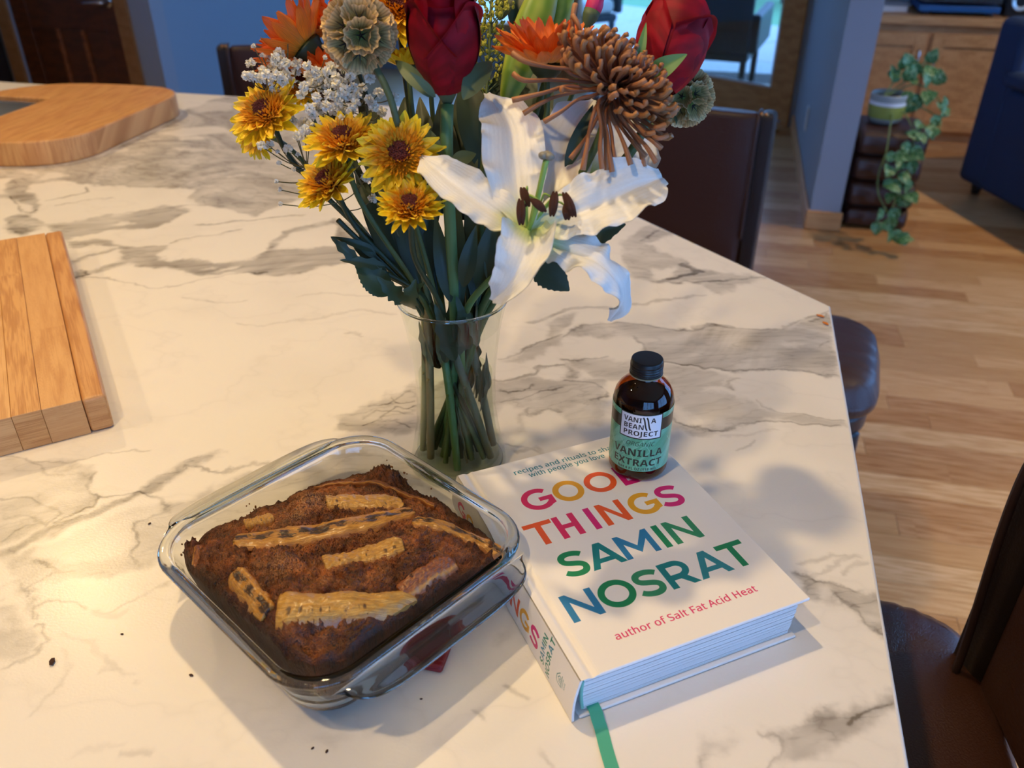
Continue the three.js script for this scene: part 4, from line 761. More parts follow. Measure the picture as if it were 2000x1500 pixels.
// capitals of an even, geometric sans: strokes in a cell h high
function glyph(k, ch, x, y, h, w, color) {
  const t = h * .20, W = w, L = (...p) => { k.beginPath(); p.forEach(([a, b], i) => k[i ? 'lineTo' : 'moveTo'](x + a, y - b)); k.stroke(); };
  k.strokeStyle = k.fillStyle = color; k.lineWidth = t; k.lineCap = 'butt'; k.lineJoin = 'miter'; k.miterLimit = 6; const e = t / 2;
  const arc = (cx, cy, rx, ry, a0, a1, ccw) => { k.beginPath(); k.ellipse(x + cx, y - cy, rx, ry, 0, a0, a1, ccw); k.stroke(); };
  const poly = (...p) => { k.beginPath(); p.forEach(([a, b], i) => k[i ? 'lineTo' : 'moveTo'](x + a, y - b)); k.closePath(); k.fill(); };
  if (ch === 'O') arc(W / 2, h / 2, W / 2 - e, h / 2 + h * .01 - e, 0, 7);
  if (ch === 'G') { arc(W * .52, h / 2, W * .52 - e, h / 2 - e + h * .01, -.80, .62, true); poly([W * .55, h * .56], [W, h * .56], [W, h * .17], [W - t, h * .10], [W - t, h * .38], [W * .55, h * .38]); }
  if (ch === 'D') { k.beginPath(); k.moveTo(x + e, y - e); k.lineTo(x + e, y - h + e); k.lineTo(x + W * .42, y - h + e); k.ellipse(x + W * .42, y - h / 2, W * .58 - e, h / 2 - e, 0, -Math.PI / 2, Math.PI / 2); k.closePath(); k.stroke(); }
  if (ch === 'T') { poly([0, h], [W, h], [W, h - t * .92], [0, h - t * .92]); poly([W / 2 - e, h], [W / 2 + e, h], [W / 2 + e, 0], [W / 2 - e, 0]); }
  if (ch === 'H') { poly([0, 0], [t, 0], [t, h], [0, h]); poly([W - t, 0], [W, 0], [W, h], [W - t, h]); poly([t - 1, h / 2 - e * .92], [W - t + 1, h / 2 - e * .92], [W - t + 1, h / 2 + e * .92], [t - 1, h / 2 + e * .92]); }
  if (ch === 'I') poly([0, 0], [W, 0], [W, h], [0, h]);
  if (ch === 'N') { poly([0, 0], [t, 0], [t, h * .70], [W - t * .9, 0], [W, 0], [W, h], [W - t, h], [W - t, h * .30], [t * .9, h], [0, h]); }
  if (ch === 'M') { poly([0, 0], [t * .95, 0], [t * .95, h * .62], [W / 2, h * .14], [W - t * .95, h * .62], [W - t * .95, 0], [W, 0], [W, h], [W - t * .85, h], [W / 2, h * .44], [t * .85, h], [0, h]); }
  if (ch === 'A') { poly([0, 0], [t * 1.08, 0], [W / 2, h * .74], [W - t * 1.08, 0], [W, 0], [W / 2 + t * .55, h], [W / 2 - t * .55, h]); poly([W * .22, h * .20], [W * .78, h * .20], [W * .70, h * .37], [W * .30, h * .37]); }
  if (ch === 'S') { const r1 = h * .25, c = W / 2, rx = W / 2 - e * 1.05; k.beginPath(); k.moveTo(x + W * .95, y - h + t * 1.05); k.bezierCurveTo(x + W * .72, y - h + e * .55, x + e * .95, y - h + e * .2, x + e * 1.05, y - h * .715); k.bezierCurveTo(x + e * 1.2, y - h * .46, x + W - e, y - h * .55, x + W - e, y - h * .285); k.bezierCurveTo(x + W - e, y - e * .2, x + W * .30, y - e * .45, x + W * .05, y - t * 1.12); k.stroke(); }
  if (ch === 'R') { poly([0, 0], [t, 0], [t, h], [0, h]); k.beginPath(); k.moveTo(x + e, y - h + e); k.lineTo(x + W * .48, y - h + e); k.ellipse(x + W * .48, y - h * .645, W * .44 - e, h * .355 - e, 0, -Math.PI / 2, Math.PI / 2); k.lineTo(x + e, y - h * .29 - e); k.stroke(); poly([W * .42, h * .34], [W * .70, h * .36], [W, 0], [W - t * 1.2, 0]); }
}
{
  const b = thing('cookbook', 'thick white hardback cookbook with large colourful title lettering', 'book', [BOOK.o.x, BOOK.o.y, BOOK.o.z], BOOK.turn);
  // local x across the cover, local -z up the page; the spine is at x = 0
  const S = 8.2;                                                          // pixels per mm
  const coverT = canvasTexture(Math.round(187 * S), Math.round(235 * S), (k, W, H) => {
    k.fillStyle = '#f2eeea'; k.fillRect(0, 0, W, H); k.save(); k.scale(S, S);
    const row = (y, list) => { for (const [ch, x, w, c] of list) glyph(k, ch, x, 235 - y, 26.6, w, c); };
    row(165.4, [['G', 36.8, 27.6, PINK], ['O', 65.8, 27.2, YELLOW], ['O', 95.6, 28.6, ORANGE], ['D', 127.5, 26, MAGENTA]]);
    row(126.0, [['T', 24.4, 24.4, ORANGE], ['H', 50.2, 19.2, PINK], ['I', 78.8, 5.4, MAGENTA], ['N', 89.6, 22.8, ORANGE], ['G', 116.4, 26.6, YELLOW], ['S', 144.4, 20.2, MAGENTA]]);
    row(85.7, [['S', 34.2, 20.6, GREEN], ['A', 55.2, 29.2, TEAL], ['M', 84.4, 30.0, BLUE], ['I', 119.4, 5.4, GREEN], ['N', 129.0, 25.0, GREEN2]]);
    row(45.8, [['N', 18.4, 25.4, BLUE], ['O', 45.4, 28.8, GREEN], ['S', 76.2, 21, GREEN2], ['R', 100.2, 24.4, TEAL], ['A', 125.6, 28.4, TEAL2], ['T', 152.2, 23.6, GREEN]]);
    k.textBaseline = 'alphabetic'; const text = (s, x0, x1, y, size, c) => { k.save(); k.fillStyle = c; k.strokeStyle = c; k.lineWidth = .16; k.font = `${size}px sans-serif`; const w = k.measureText(s).width; k.translate(x0, 235 - y); k.scale((x1 - x0) / w, 1); k.fillText(s, 0, 0); k.strokeText(s, 0, 0); k.restore(); };
    text('recipes and rituals to share', 46, 150.5, 215.6, 8.0, '#24808f'); text('with people you love', 57.4, 131.4, 207.6, 8.0, '#24808f');
    text('author of Salt Fat Acid Heat', 38.2, 156.4, 20.8, 8.6, '#d9306c');
    k.restore();
  });
  const spineT = canvasTexture(Math.round(235 * 6), Math.round(40 * 6), (k, W, H) => {            // left is the head of the book
    k.fillStyle = '#f2eeea'; k.fillRect(0, 0, W, H); k.scale(6, 6);
    const word = (list, x, y, h) => { for (const [ch, w, c] of list) { glyph(k, ch, x, y, h, w, c); x += w + h * .13; } return x; };
    word([['G', 17, PINK], ['O', 17, YELLOW], ['O', 17, ORANGE], ['D', 15.5, MAGENTA]], 14, 30, 17);
    word([['T', 15, ORANGE], ['H', 13.5, PINK], ['I', 3.6, MAGENTA], ['N', 15.5, ORANGE], ['G', 17, YELLOW], ['S', 13.5, MAGENTA]], 90, 30, 17);
    const small = (s, x, y) => { k.save(); k.translate(x, y); k.rotate(-Math.PI / 2); let q = 0; for (const [ch, w] of s) { glyph(k, ch, q, 0, 6.4, w, ch === 'A' || ch === 'M' ? '#2a7f9c' : '#1c7f66'); q += w + 1.0; } k.restore(); };
    small([['S', 4.2], ['A', 6], ['M', 6.4], ['I', 1.3], ['N', 5.2]], 190, 33); small([['N', 5.2], ['O', 6.2], ['S', 4.2], ['R', 4.6], ['A', 6], ['T', 4.8]], 199, 37);
    // publisher's little house and its two words
    k.strokeStyle = '#4f8686'; k.fillStyle = '#4f8686'; k.lineWidth = .7; k.save(); k.translate(216, 20); k.rotate(-Math.PI / 2);
    k.beginPath(); k.moveTo(-5.2, 0); k.lineTo(-5.2, -3); k.quadraticCurveTo(-5, -6.4, -1.8, -6.2); k.lineTo(1, -6.2); k.lineTo(5.4, -2.6); k.moveTo(-2.6, 0); k.lineTo(-2.6, -2.6); k.lineTo(0, -4.4); k.lineTo(2.6, -2.6); k.lineTo(2.6, 0); k.moveTo(-.9, 0); k.lineTo(-.9, -1.9); k.lineTo(.9, -1.9); k.lineTo(.9, 0); k.moveTo(-5.8, .6); k.lineTo(5.4, .6); k.stroke();
    k.font = '2.1px sans-serif'; k.textAlign = 'center'; k.fillText('RANDOM', 0, 3.2); k.fillText('HOUSE', 0, 5.8); k.restore();
  });
  const coverM = phy({ map: coverT, roughness: .42, clearcoat: .15, clearcoatRoughness: .35 }), plain = phy({ color: lin(.87, .85, .82), roughness: .42, clearcoat: .15, clearcoatRoughness: .35 }), spineM = phy({ map: spineT, roughness: .42, clearcoat: .15, clearcoatRoughness: .35 });
  const { w, h, t } = BOOK, bd = .0028, gx = .0135;
  // front board: rounded box, with the hinge groove pressed in beside the spine
  const board = (y0, y1, x0, x1) => rbox(x0, x1, y0, y1, -h, 0, .0011, 3);
  const front = merge([board(t - bd, t, gx, w)]); { const p = front.attributes.position, u = front.attributes.uv; for (let i = 0; i < p.count; i++) u.setXY(i, p.getX(i) / w, -p.getZ(i) / h); }
  part('front_cover', front, coverM, b);
  const hinge = surf(16, 8, (u, v) => { const x = mix(.0005, gx + .001, u), dip = .0013 * Math.pow(Math.sin(clamp((x - .005) / (gx - .005)) * Math.PI), 2); return V(x, t - dip - .0001, -h * v); });
  { const p = hinge.attributes.position, u = hinge.attributes.uv; for (let i = 0; i < p.count; i++) u.setXY(i, p.getX(i) / w, -p.getZ(i) / h); }
  part('hinge', hinge, coverM, b);
  part('back_cover', board(.0002, bd, .001, w - .005), plain, b);
  const spine = surf(40, 14, (u, v) => { const a = v, y = mix(.0002, t - .0002, a); return V(-.0018 * Math.sin(a * Math.PI) - .0004 - .0046 * (1 - a), y, -h * (1 - u)); });
  part('spine', merge([spine]), spineM, b);
  const inner = surf(2, 8, (u, v) => V(-.0018 * Math.sin(v * Math.PI) + .0014 - .0046 * (1 - v), mix(.0002, t - .0002, v), -h * (1 - u)));
  part('spine_lining', merge([inner, surf(1, 8, (u, v) => V(-.0018 * Math.sin(v * Math.PI) - .0004 + .0018 * u - .0046 * (1 - v), mix(.0002, t - .0002, v), 0)), surf(1, 8, (u, v) => V(-.0018 * Math.sin(v * Math.PI) - .0004 + .0018 * u - .0046 * (1 - v), mix(.0002, t - .0002, v), -h))]), plain, b);
  // the pages, in their gathered sections, each a thin slab of its own
  const paper = std({ color: lin(.80, .80, .79), roughness: .8, bumpMap: withRepeat(grainBump, 1, 40), bumpScale: .0002 }), n = 24, y0 = bd + .0003, y1 = t - bd - .0003;
  for (let i = 0; i < n; i++) { const a = mix(y0, y1, i / n), c = mix(y0, y1, (i + 1) / n), q = (i + .5) / n, out = -.004 * Math.pow(1 - q, 1.3) + rr(-.0004, .0004); part('section', rbox(.0035 + .002 * (1 - q), w - .0055 + out, a + .00005, c - .00007, -h + .0045, -.0042 + rr(-.00025, .00025), .0003, 1), paper, b); }
  part('headband', rod([V(.0045, .006, -.0036), V(.003, .02, -.0036), V(.0035, t - .006, -.0036)], .0012, 10, 6), std({ color: lin(.18, .5, .42), roughness: .7 }), b);
  // the green ribbon marker, hanging out at the foot and over the stone
  const rib = canvasTexture(64, 512, (k, W, H) => { for (let y = 0; y < H; y++) { const v = y % 8 < 4 ? 1 : .86; k.fillStyle = `rgb(${70 * v},${182 * v},${150 * v})`; k.fillRect(0, y, W, 1); } });
  const line = [[.0125, .0052, -.03], [.0125, .0050, -.004], [.0122, .0044, .002], [.0112, .0030, .007], [.0105, .0012, .013], [.0065, .0007, .028], [.002, .0006, .048], [-.003, .0006, .075]].map((p) => V(...p)), rc = new THREE.CatmullRomCurve3(line);
  const rg = surf(60, 3, (u, v) => { const p = rc.getPoint(u), tt = rc.getTangent(u), s = V(tt.z, 0, -tt.x).normalize(); return p.addScaledVector(s, (v - .5) * .0092); });
  part('ribbon_marker', rg, std({ map: withRepeat(rib, 1, 1), roughness: .5, bumpMap: withRepeat(rib, 1, 1), bumpScale: .0002 }), b);
}

// ---------------------------------------------------------------- vanilla bottle, on the book
{
  const top = TOP + .0005 + BOOK.t + .0003, b = thing('extract_bottle', 'small amber glass bottle of vanilla extract with a black cap standing on the cookbook', 'bottle', [-.032, top, -.610], Math.atan2(.032, .610));
  const amber = phy({ color: lin(.58, .24, .06), roughness: .02, transmission: 1, thickness: 0, ior: 1.5 });
  const prof = [[.0001, .0006], [.020, .0002], [.0238, .0018], [.0254, .006], [.0255, .012], [.0255, .068], [.0252, .073], [.0238, .079], [.0205, .0850], [.0160, .0895], [.0130, .0925], [.0118, .0955], [.0115, .104]];
  part('glass', lathe(prof, 64), amber, b);
  part('extract', lathe([[.0001, .0026], [.019, .0026], [.0228, .0042], [.0238, .008], [.0238, .067], [.0234, .0725], [.0226, .0750], [.0001, .0752]], 48), phy({ color: lin(.012, .006, .003), roughness: .12 }), b);
  part('collar', lathe([[.0118, .0945], [.0136, .0950], [.0138, .0960], [.0118, .0962]], 48), std({ color: lin(.40, .36, .22), roughness: .4 }), b);
  const cap = []; for (let i = 0; i <= 14; i++) { const y = .0965 + i / 14 * .0095; cap.push([.01315 + .0005 * Math.cos(i * 1.9), y]); } cap.push([.0131, .1075], [.0128, .1088], [.0118, .1093], [.0001, .1091]);
  part('cap', lathe([[.0118, .0963], [.0138, .0966], ...cap], 56), phy({ color: lin(.010, .010, .012), roughness: .38 }), b);
  // the paper label, wrapped most of the way round; u = 0.5 faces local +z
  const label = canvasTexture(2048, 740, (k, W, H) => {
    k.fillStyle = '#5fae8c'; k.fillRect(0, 0, W, H);
    const r = mulberry(5); k.globalAlpha = .55; for (let i = 0; i < 60; i++) { const x = r() * W, y = r() * H, a = -1.1 + r() * .6, l = 120 + r() * 260; k.fillStyle = r() < .5 ? '#7fc6a6' : '#4f9c74'; k.save(); k.translate(x, y); k.rotate(a); k.beginPath(); k.ellipse(0, 0, l, 16 + r() * 22, 0, 0, 7); k.fill(); k.restore(); }
    k.globalAlpha = .6; k.lineWidth = 5; k.strokeStyle = '#b6e2cd'; for (let i = 0; i < 16; i++) { const x = r() * W; k.beginPath(); k.moveTo(x, r() * 300 + 180); k.bezierCurveTo(x + 40, 400, x + 150, 480, x + 190 + r() * 60, 720); k.stroke(); } k.globalAlpha = 1;
    k.fillStyle = '#2b2119'; k.fillRect(0, 64, W, 152); k.fillStyle = '#1d5a46'; for (let x = 0; x < W; x += 14) { k.fillRect(x, 44, 5, 6); k.fillRect(x, 232, 5, 6); }
    k.save(); k.translate(W / 2, 0); k.textAlign = 'center';
    k.fillStyle = '#11201b'; k.fillRect(-252, -2, 504, 316); k.fillStyle = '#e9eaf0'; k.fillRect(-238, 12, 476, 288);
    k.fillStyle = '#15171a'; const bold = (s, x0, x1, y, size) => { k.save(); k.font = `bold ${size}px sans-serif`; k.textAlign = 'left'; const w = k.measureText(s).width; k.translate(x0, y); k.scale((x1 - x0) / w, 1); k.fillText(s, 0, 0); k.restore(); };
    bold('VANI', -206, 8, 104, 84); bold('A', 108, 168, 104, 84); bold('BEAN', -206, 40, 188, 84); bold('PROJECT', -206, 208, 272, 84);
    k.strokeStyle = '#15171a'; k.lineWidth = 17; for (const o of [0, 40]) { k.beginPath(); k.moveTo(18 + o, 34); k.bezierCurveTo(46 + o, 60, 40 + o, 150, 72 + o, 196); k.stroke(); }
    k.fillStyle = '#1c3d33'; k.save(); k.font = 'italic 74px sans-serif'; k.scale(1.05, 1); k.fillText('ORGANIC', 6, 404); k.restore();
    k.fillStyle = '#10231d'; bold('VANILLA', -318, 296, 540, 126); bold('EXTRACT', -318, 296, 668, 122); bold('Net 4 FL OZ (118 ml)', -238, 228, 726, 44);
    k.restore();
  });
  const R = .02562, sweep = 5.9, lg = surf(96, 2, (u, v) => { const a = (u - .5) * sweep; return V(Math.sin(a) * R, mix(.0125, .0702, v), Math.cos(a) * R); });
  part('label', lg, phy({ map: label, roughness: .35, clearcoat: .3, clearcoatRoughness: .2 }), b);
}

// ---------------------------------------------------------------- crumbs and fallen petals on the stone
{
  const m = std({ color: lin(.05, .018, .008), roughness: .8 });
  const g = new THREE.IcosahedronGeometry(.0011, 0).scale(1.6, .6, .9);
  const spots = [[-.421, -.330, 'curled dark crumb on the white marble left of the baking dish', 2.2], [-.388, -.365, 'tiny dark crumb on the marble just off the left side of the dish', .8], [-.317, -.343, 'thin crumb in the shadow below the left side of the dish', 1.1], [-.208, -.309, 'tiny crumb on the marble below the front corner of the dish', .8], [-.198, -.309, 'second tiny crumb on the marble below the front corner of the dish', .9], [-.151, -.362, 'tiny crumb on the marble between dish and book ribbon', .7], [-.440, -.480, 'tiny round crumb on the marble beside the upper left rim of the dish', 1]];
  for (const [x, z, l, s] of spots) { const o = solo('crumb', placed(g, V(x, TOP + .0007 * s + .0001, z), new THREE.Quaternion().setFromEuler(new THREE.Euler(0, x * 40, 0)), s), m, l, 'crumb'); }
  const petal = (x, z, a, l) => solo('fallen_petal', placed(surf(10, 4, (u, v) => V((u - .5) * .011, .0006 + .0012 * Math.pow(v * 2 - 1, 2) + .0008 * u, (v - .5) * .0055 * Math.sin(Math.PI * (u * .9 + .06)))), V(x, TOP, z), new THREE.Quaternion().setFromEuler(new THREE.Euler(0, a, 0))), std({ color: lin(.62, .20, .02), roughness: .6 }), l, 'petal');
  petal(.1555, -1.0235, -.6, 'smaller fallen orange petal nearer the cut corner of the worktop'); petal(.1605, -1.004, -1.0, 'larger fallen orange petal nearer the viewer by the worktop edge');
}
// ---------------------------------------------------------------- the bouquet
const G_STEM = std({ color: lin(.060, .095, .026), roughness: .55 }), G_DARK = std({ color: lin(.016, .036, .014), roughness: .5 }), G_LEAF = phy({ color: lin(.026, .058, .020), roughness: .48, transmission: .25, thickness: 0 }), G_SAGE = std({ color: lin(.075, .115, .055), roughness: .6 }), G_PALE = std({ color: lin(.20, .33, .05), roughness: .5 });
const BROWN_STEM = std({ color: lin(.10, .095, .04), roughness: .6 });
let stemCount = 0;
// where a stem stands in the vase: crossing from one side at the foot to the other at the rim, as stems do
function stemPath(head, lean = 1) {
  const d = head.clone().sub(V(VASE.x, head.y, VASE.z)); let a = Math.atan2(d.z, d.x); const k = stemCount++;
  const foot = a + Math.PI + 1.1 * Math.sin(k * 2.4), fr = .012 + .018 * ((k * .618) % 1), rimR = Math.min(.037, .012 + Math.hypot(d.x, d.z) * .22 * lean) * (.75 + .25 * ((k * .37) % 1));
  const B = V(VASE.x + Math.cos(foot) * fr, TOP + .014, VASE.z + Math.sin(foot) * fr), R = V(VASE.x + Math.cos(a) * rimR, TOP + RIM, VASE.z + Math.sin(a) * rimR), W = V(VASE.x + Math.cos(a) * rimR * .25 + Math.cos(foot) * fr * .25, TOP + .085, VASE.z + Math.sin(a) * rimR * .25 + Math.sin(foot) * fr * .25);
  return [B, W, R];
}
function flower(name, label, category, head, group) {
  const path = stemPath(head), o = thing(name, label, category, path[0].toArray(), 0, group);
  const base = path[0].clone();
  return { o, base, path, put: (n, geo, m, pos, quat, scale, parent = o) => { const k = part(n, geo, m, parent); k.position.copy(pos).sub(base); if (quat) k.quaternion.copy(quat); if (scale) k.scale.setScalar(scale); return k; }, world: (n, geo, m, parent = o) => part(n, geo.translate(-base.x, -base.y, -base.z), m, parent) };
}
const stemTo = (f, end, axis, r0, r1, m = G_STEM, via = []) => f.world('stem', rod([...f.path, ...via, end.clone().addScaledVector(axis, -.035), end.clone().addScaledVector(axis, -.004)], (t) => mix(r0, r1, t), 40, 7), m);
// a petal along +y, its face towards +z
function petalGeo(len, wid, { cup = .2, curl = 0, tip = .75, ruf = 0, nu = 9, nv = 4, seed = 0, twist = 0 } = {}) {
  return surf(nu, nv, (u, v) => {
    const q = v * 2 - 1, w = wid / 2 * Math.pow(Math.sin(Math.PI * clamp(Math.pow(u, tip) * .94 + .045)), .72), x = q * w, tw = twist * u;
    const z = cup * (q * q - .5) * w + curl * len * u * u + ruf * len * n2(seed + u * 3, q * 2.2) * u;
    return V(x * Math.cos(tw) - z * Math.sin(tw), len * u, z * Math.cos(tw) + x * Math.sin(tw));
  });
}
const petalQ = (axisQ, phi, elev, roll = 0) => axisQ.clone().multiply(new THREE.Quaternion().setFromAxisAngle(V(0, 0, 1), phi)).multiply(new THREE.Quaternion().setFromAxisAngle(V(1, 0, 0), elev)).multiply(new THREE.Quaternion().setFromAxisAngle(V(0, 1, 0), roll));
const petalTex = (a, b, c) => pixelTexture(64, 128, (x, y) => { const u = x / 64, v = y / 128, s = n2(y * .22, x * .02) * .9 + .4 * n2(y * .7, x * .05), t = clamp(smooth(0, .45, u + s * .12)); const k = 1 + .17 * s; return [0, 1, 2].map((i) => (u < .5 ? mix(a[i], b[i], smooth(0, .5, u + .1 * s)) : mix(b[i], c[i], smooth(.5, 1, u + .1 * s))) * k); });
const petalMat = (a, b, c) => phy({ map: petalTex(a, b, c), roughness: .55, transmission: .22, thickness: 0 });
const YEL = [petalMat([232, 160, 8], [250, 206, 14], [252, 222, 36]), petalMat([226, 146, 8], [248, 198, 14], [250, 216, 30]), petalMat([216, 124, 8], [240, 176, 14], [246, 206, 26])];
const ORA = [petalMat([232, 164, 50], [236, 136, 34], [232, 116, 26]), petalMat([222, 140, 40], [226, 116, 30], [216, 96, 24])];
const DEEP = std({ color: lin(.10, .012, .006), roughness: .8 }), FLORET = std({ color: lin(.85, .40, .015), roughness: .6 });
const yGeo = [0, 1, 2, 3].map((i) => petalGeo(.0205, [.0078, .0066, .0088, .0072][i], { cup: [.5, .7, .35, .6][i], curl: [.10, -.06, .18, .02][i], ruf: .06, seed: i * 5, tip: .85, twist: [.3, -.3, .1, .5][i] }));
const oGeo = [0, 1, 2].map((i) => petalGeo(.030, [.0096, .0086, .0108][i], { cup: [.5, .65, .4][i], curl: [.10, .02, .16][i], ruf: .04, seed: i * 5 + 60, tip: .85 }));
const floretG = petalGeo(.0066, .0021, { cup: 1.2, curl: .25, nu: 3, nv: 2 }), discG = new THREE.IcosahedronGeometry(.0009, 0).scale(1, 1, 1.8);
function daisy(name, label, head, face, { r = .026, geos = yGeo, mats = YEL, rows = [[20, .0, 1], [19, .16, .95], [16, .34, .82]], centre = true, open = 0, sag = 0, group, leaf } = {}) {
  r *= 1.2; const f = flower(name, label, 'flower', head, group), axis = face.clone().normalize(), q = qFrom(V(0, 0, 1), axis), L = geos[0].userData.len ??= (geos[0].computeBoundingBox(), geos[0].boundingBox.max.y), inner = r * .24, s = (r - inner * .8) / L;
  rows.forEach(([n, el, k], row) => { for (let i = 0; i < n; i++) { const phi = (i + .5 * (row % 2) + rr(-.22, .22)) / n * 2 * Math.PI, e = el + open + rr(-.12, .12), dir = V(0, 1, 0).applyAxisAngle(V(0, 0, 1), phi), p = dir.clone().multiplyScalar(inner * (1 - row * .2)).add(V(0, 0, -.0016 + row * .0014)).applyQuaternion(q).add(head); f.put('petal', geos[Math.floor(rnd() * geos.length)], mats[Math.min(row, mats.length - 1)], p, petalQ(q, phi, e, rr(-.35, .35)), s * k * rr(.9, 1.08)); } });
  const im = (n, geo, mat, count, fn) => { const m = new THREE.InstancedMesh(geo, mat, count), M4 = new THREE.Matrix4(); for (let i = 0; i < count; i++) { const [p, qq, sc] = fn(i); M4.compose(p.sub(f.base), qq, V(sc, sc, sc)); m.setMatrixAt(i, M4); } m.name = n; m.castShadow = m.receiveShadow = true; m.userData.kind = 'stuff'; f.o.add(m); };
  if (centre) {
    im('inner_florets', floretG, FLORET, 190, (i) => { const t = Math.sqrt(.10 + .9 * (i / 190)), phi = i * 2.39996, rad = t * r * .56, p = V(-Math.sin(phi), Math.cos(phi), 0).multiplyScalar(rad * .8).add(V(0, 0, .0062 - .0042 * t * t)).applyQuaternion(q).add(head); return [p, petalQ(q, phi, 1.15 - .75 * t + rr(-.2, .2), rr(-.5, .5)), rr(.7, 1.05) * r / .026]; });
    im('disc_florets', discG, DEEP, 90, (i) => { const t = Math.sqrt(i / 90), phi = i * 2.39996, rad = t * r * .25, p = V(-Math.sin(phi), Math.cos(phi), 0).multiplyScalar(rad).add(V(0, 0, .0092 - .0022 * t * t + rr(-.0005, .0005))).applyQuaternion(q).add(head); return [p, q.clone(), rr(.8, 1.35) * r / .026]; });
  } else f.put('disc', lathe([[.0001, .0035], [.003, .003], [.005, .001], [.0055, -.001]], 18).rotateX(Math.PI / 2), std({ color: lin(.20, .22, .03), roughness: .8 }), head, q);
  f.put('calyx', lathe([[.0001, -.010], [.0025, -.0095], [.0065, -.0060], [.0088, -.0015], [.0086, 0], [.0001, .0008]], 16).rotateX(Math.PI / 2), G_DARK, head.clone().addScaledVector(axis, -.0012), q, r / .026);
  stemTo(f, head.clone().addScaledVector(axis, -.007), axis.clone().add(V(0, .7, 0)).normalize(), .0026, .0021, rnd() < .5 ? G_STEM : G_DARK);
  if (leaf) for (const l of leaf) f.world('leaf', leafGeo(...l), G_LEAF);
  return f;
}
// a leaf as a sheet from a to b, lobed or plain, facing a given way
function leafGeo(a, b, wid, { lobes = 0, face = camF.clone().negate(), bend = .1, fold = .25, nu = 30, nv = 8 } = {}) {
  const d = b.clone().sub(a), L = d.length(), y = d.clone().normalize(), x = y.clone().cross(face).normalize(), z = x.clone().cross(y).normalize();
  return surf(nu, nv, (u, v) => { const q = v * 2 - 1, prof = Math.pow(Math.sin(Math.PI * clamp(Math.pow(u, .8) * .97 + .02)), .9), saw = lobes ? 1 - (lobes > 6 ? .13 : .36) * Math.pow(Math.abs(Math.sin(Math.PI * lobes * u + .4)), 1.5) * smooth(.05, .3, u) : 1, w = wid / 2 * prof * (Math.abs(q) > .55 ? mix(1, saw, smooth(.4, 1, Math.abs(q))) : 1); return a.clone().addScaledVector(y, L * u).addScaledVector(x, q * w).addScaledVector(z, bend * L * Math.sin(Math.PI * u) + fold * Math.abs(q) * w * (1 - .3 * u)); });
}
const lf = (x0, y0, d0, x1, y1, d1, wpx, opt) => [at(x0, y0, d0), at(x1, y1, d1), wpx / CAM.focal * d0, opt];
const YG = 'yellow daisy chrysanthemums in the glass vase', OG = 'orange daisies in the glass vase';
const pxr = (p, d) => p / CAM.focal * d;

daisy('yellow_daisy', 'large yellow daisy with a dark red centre, leftmost in the bouquet', at(520, 222, .655), seen(-.30, .38, .88), { r: pxr(66, .655), group: YG });
daisy('yellow_daisy', 'yellow daisy tilted upwards below the baby\'s breath, left of the drooping daisy', at(672, 276, .62), seen(-.12, .64, .76), { r: pxr(68, .62), group: YG, open: .06 });
daisy('yellow_daisy', 'yellow daisy facing straight out with drooping petals under the scabiosa pod stem', at(782, 302, .605), seen(.02, .06, 1), { r: pxr(70, .605), group: YG, open: -.12 });
daisy('yellow_daisy', 'yellow daisy tilted left, below the upward tilted daisy', at(643, 358, .635), seen(-.46, .44, .77), { r: pxr(60, .635), group: YG, open: .22 });
daisy('yellow_daisy', 'small yellow daisy lowest in the bouquet beside the left lily petal', at(801, 406, .60), seen(.05, .52, .85), { r: pxr(56, .60), group: YG, open: .2 });
daisy('yellow_daisy', 'orange-yellow daisy cut by the upper edge between scabiosa pod and rose', at(778, 14, .655), seen(.05, .35, .90), { r: pxr(72, .655), group: YG });
daisy('yellow_daisy', 'half hidden yellow daisy under the cut daisy beside the rose', at(795, 124, .675), seen(-.1, .95, .35), { r: pxr(46, .675), group: YG, open: .45 });
daisy('yellow_daisy', 'yellow petals peeping out right of the large red rose', at(905, 66, .69), seen(.85, .2, .45), { r: pxr(42, .69), group: YG, open: .2, centre: false });
daisy('yellow_daisy', 'small yellow daisy half hidden under the leftmost daisy', at(497, 262, .685), seen(-.45, -.35, .6), { r: pxr(42, .685), group: YG, centre: false });
daisy('yellow_daisy', 'yellow daisy half hidden among the baby\'s breath', at(592, 168, .70), seen(-.1, .35, .9), { r: pxr(40, .70), group: YG });
const oOpt = { geos: oGeo, mats: ORA, centre: false, rows: [[19, .50, 1], [17, .72, .96], [13, .95, .85]], group: OG };
daisy('orange_daisy', 'orange daisy seen from its side at the upper left of the bouquet', at(592, 92, .675), seen(-.72, .62, .25), { ...oOpt, r: pxr(92, .675) });
daisy('orange_daisy', 'orange daisy half hidden behind the baby\'s breath', at(628, 138, .685), seen(-.15, .85, .45), { ...oOpt, r: pxr(66, .685), open: -.1 });
daisy('orange_daisy', 'orange daisy behind the left rim of the large scabiosa pod', at(662, 50, .69), seen(-.45, .72, .4), { ...oOpt, r: pxr(74, .69), open: -.2 });
daisy('orange_daisy', 'cup-shaped orange daisy between lily bud and rust spider chrysanthemum', at(1068, 112, .61), seen(-.02, .82, .60), { ...oOpt, r: pxr(92, .61), open: -.08 });

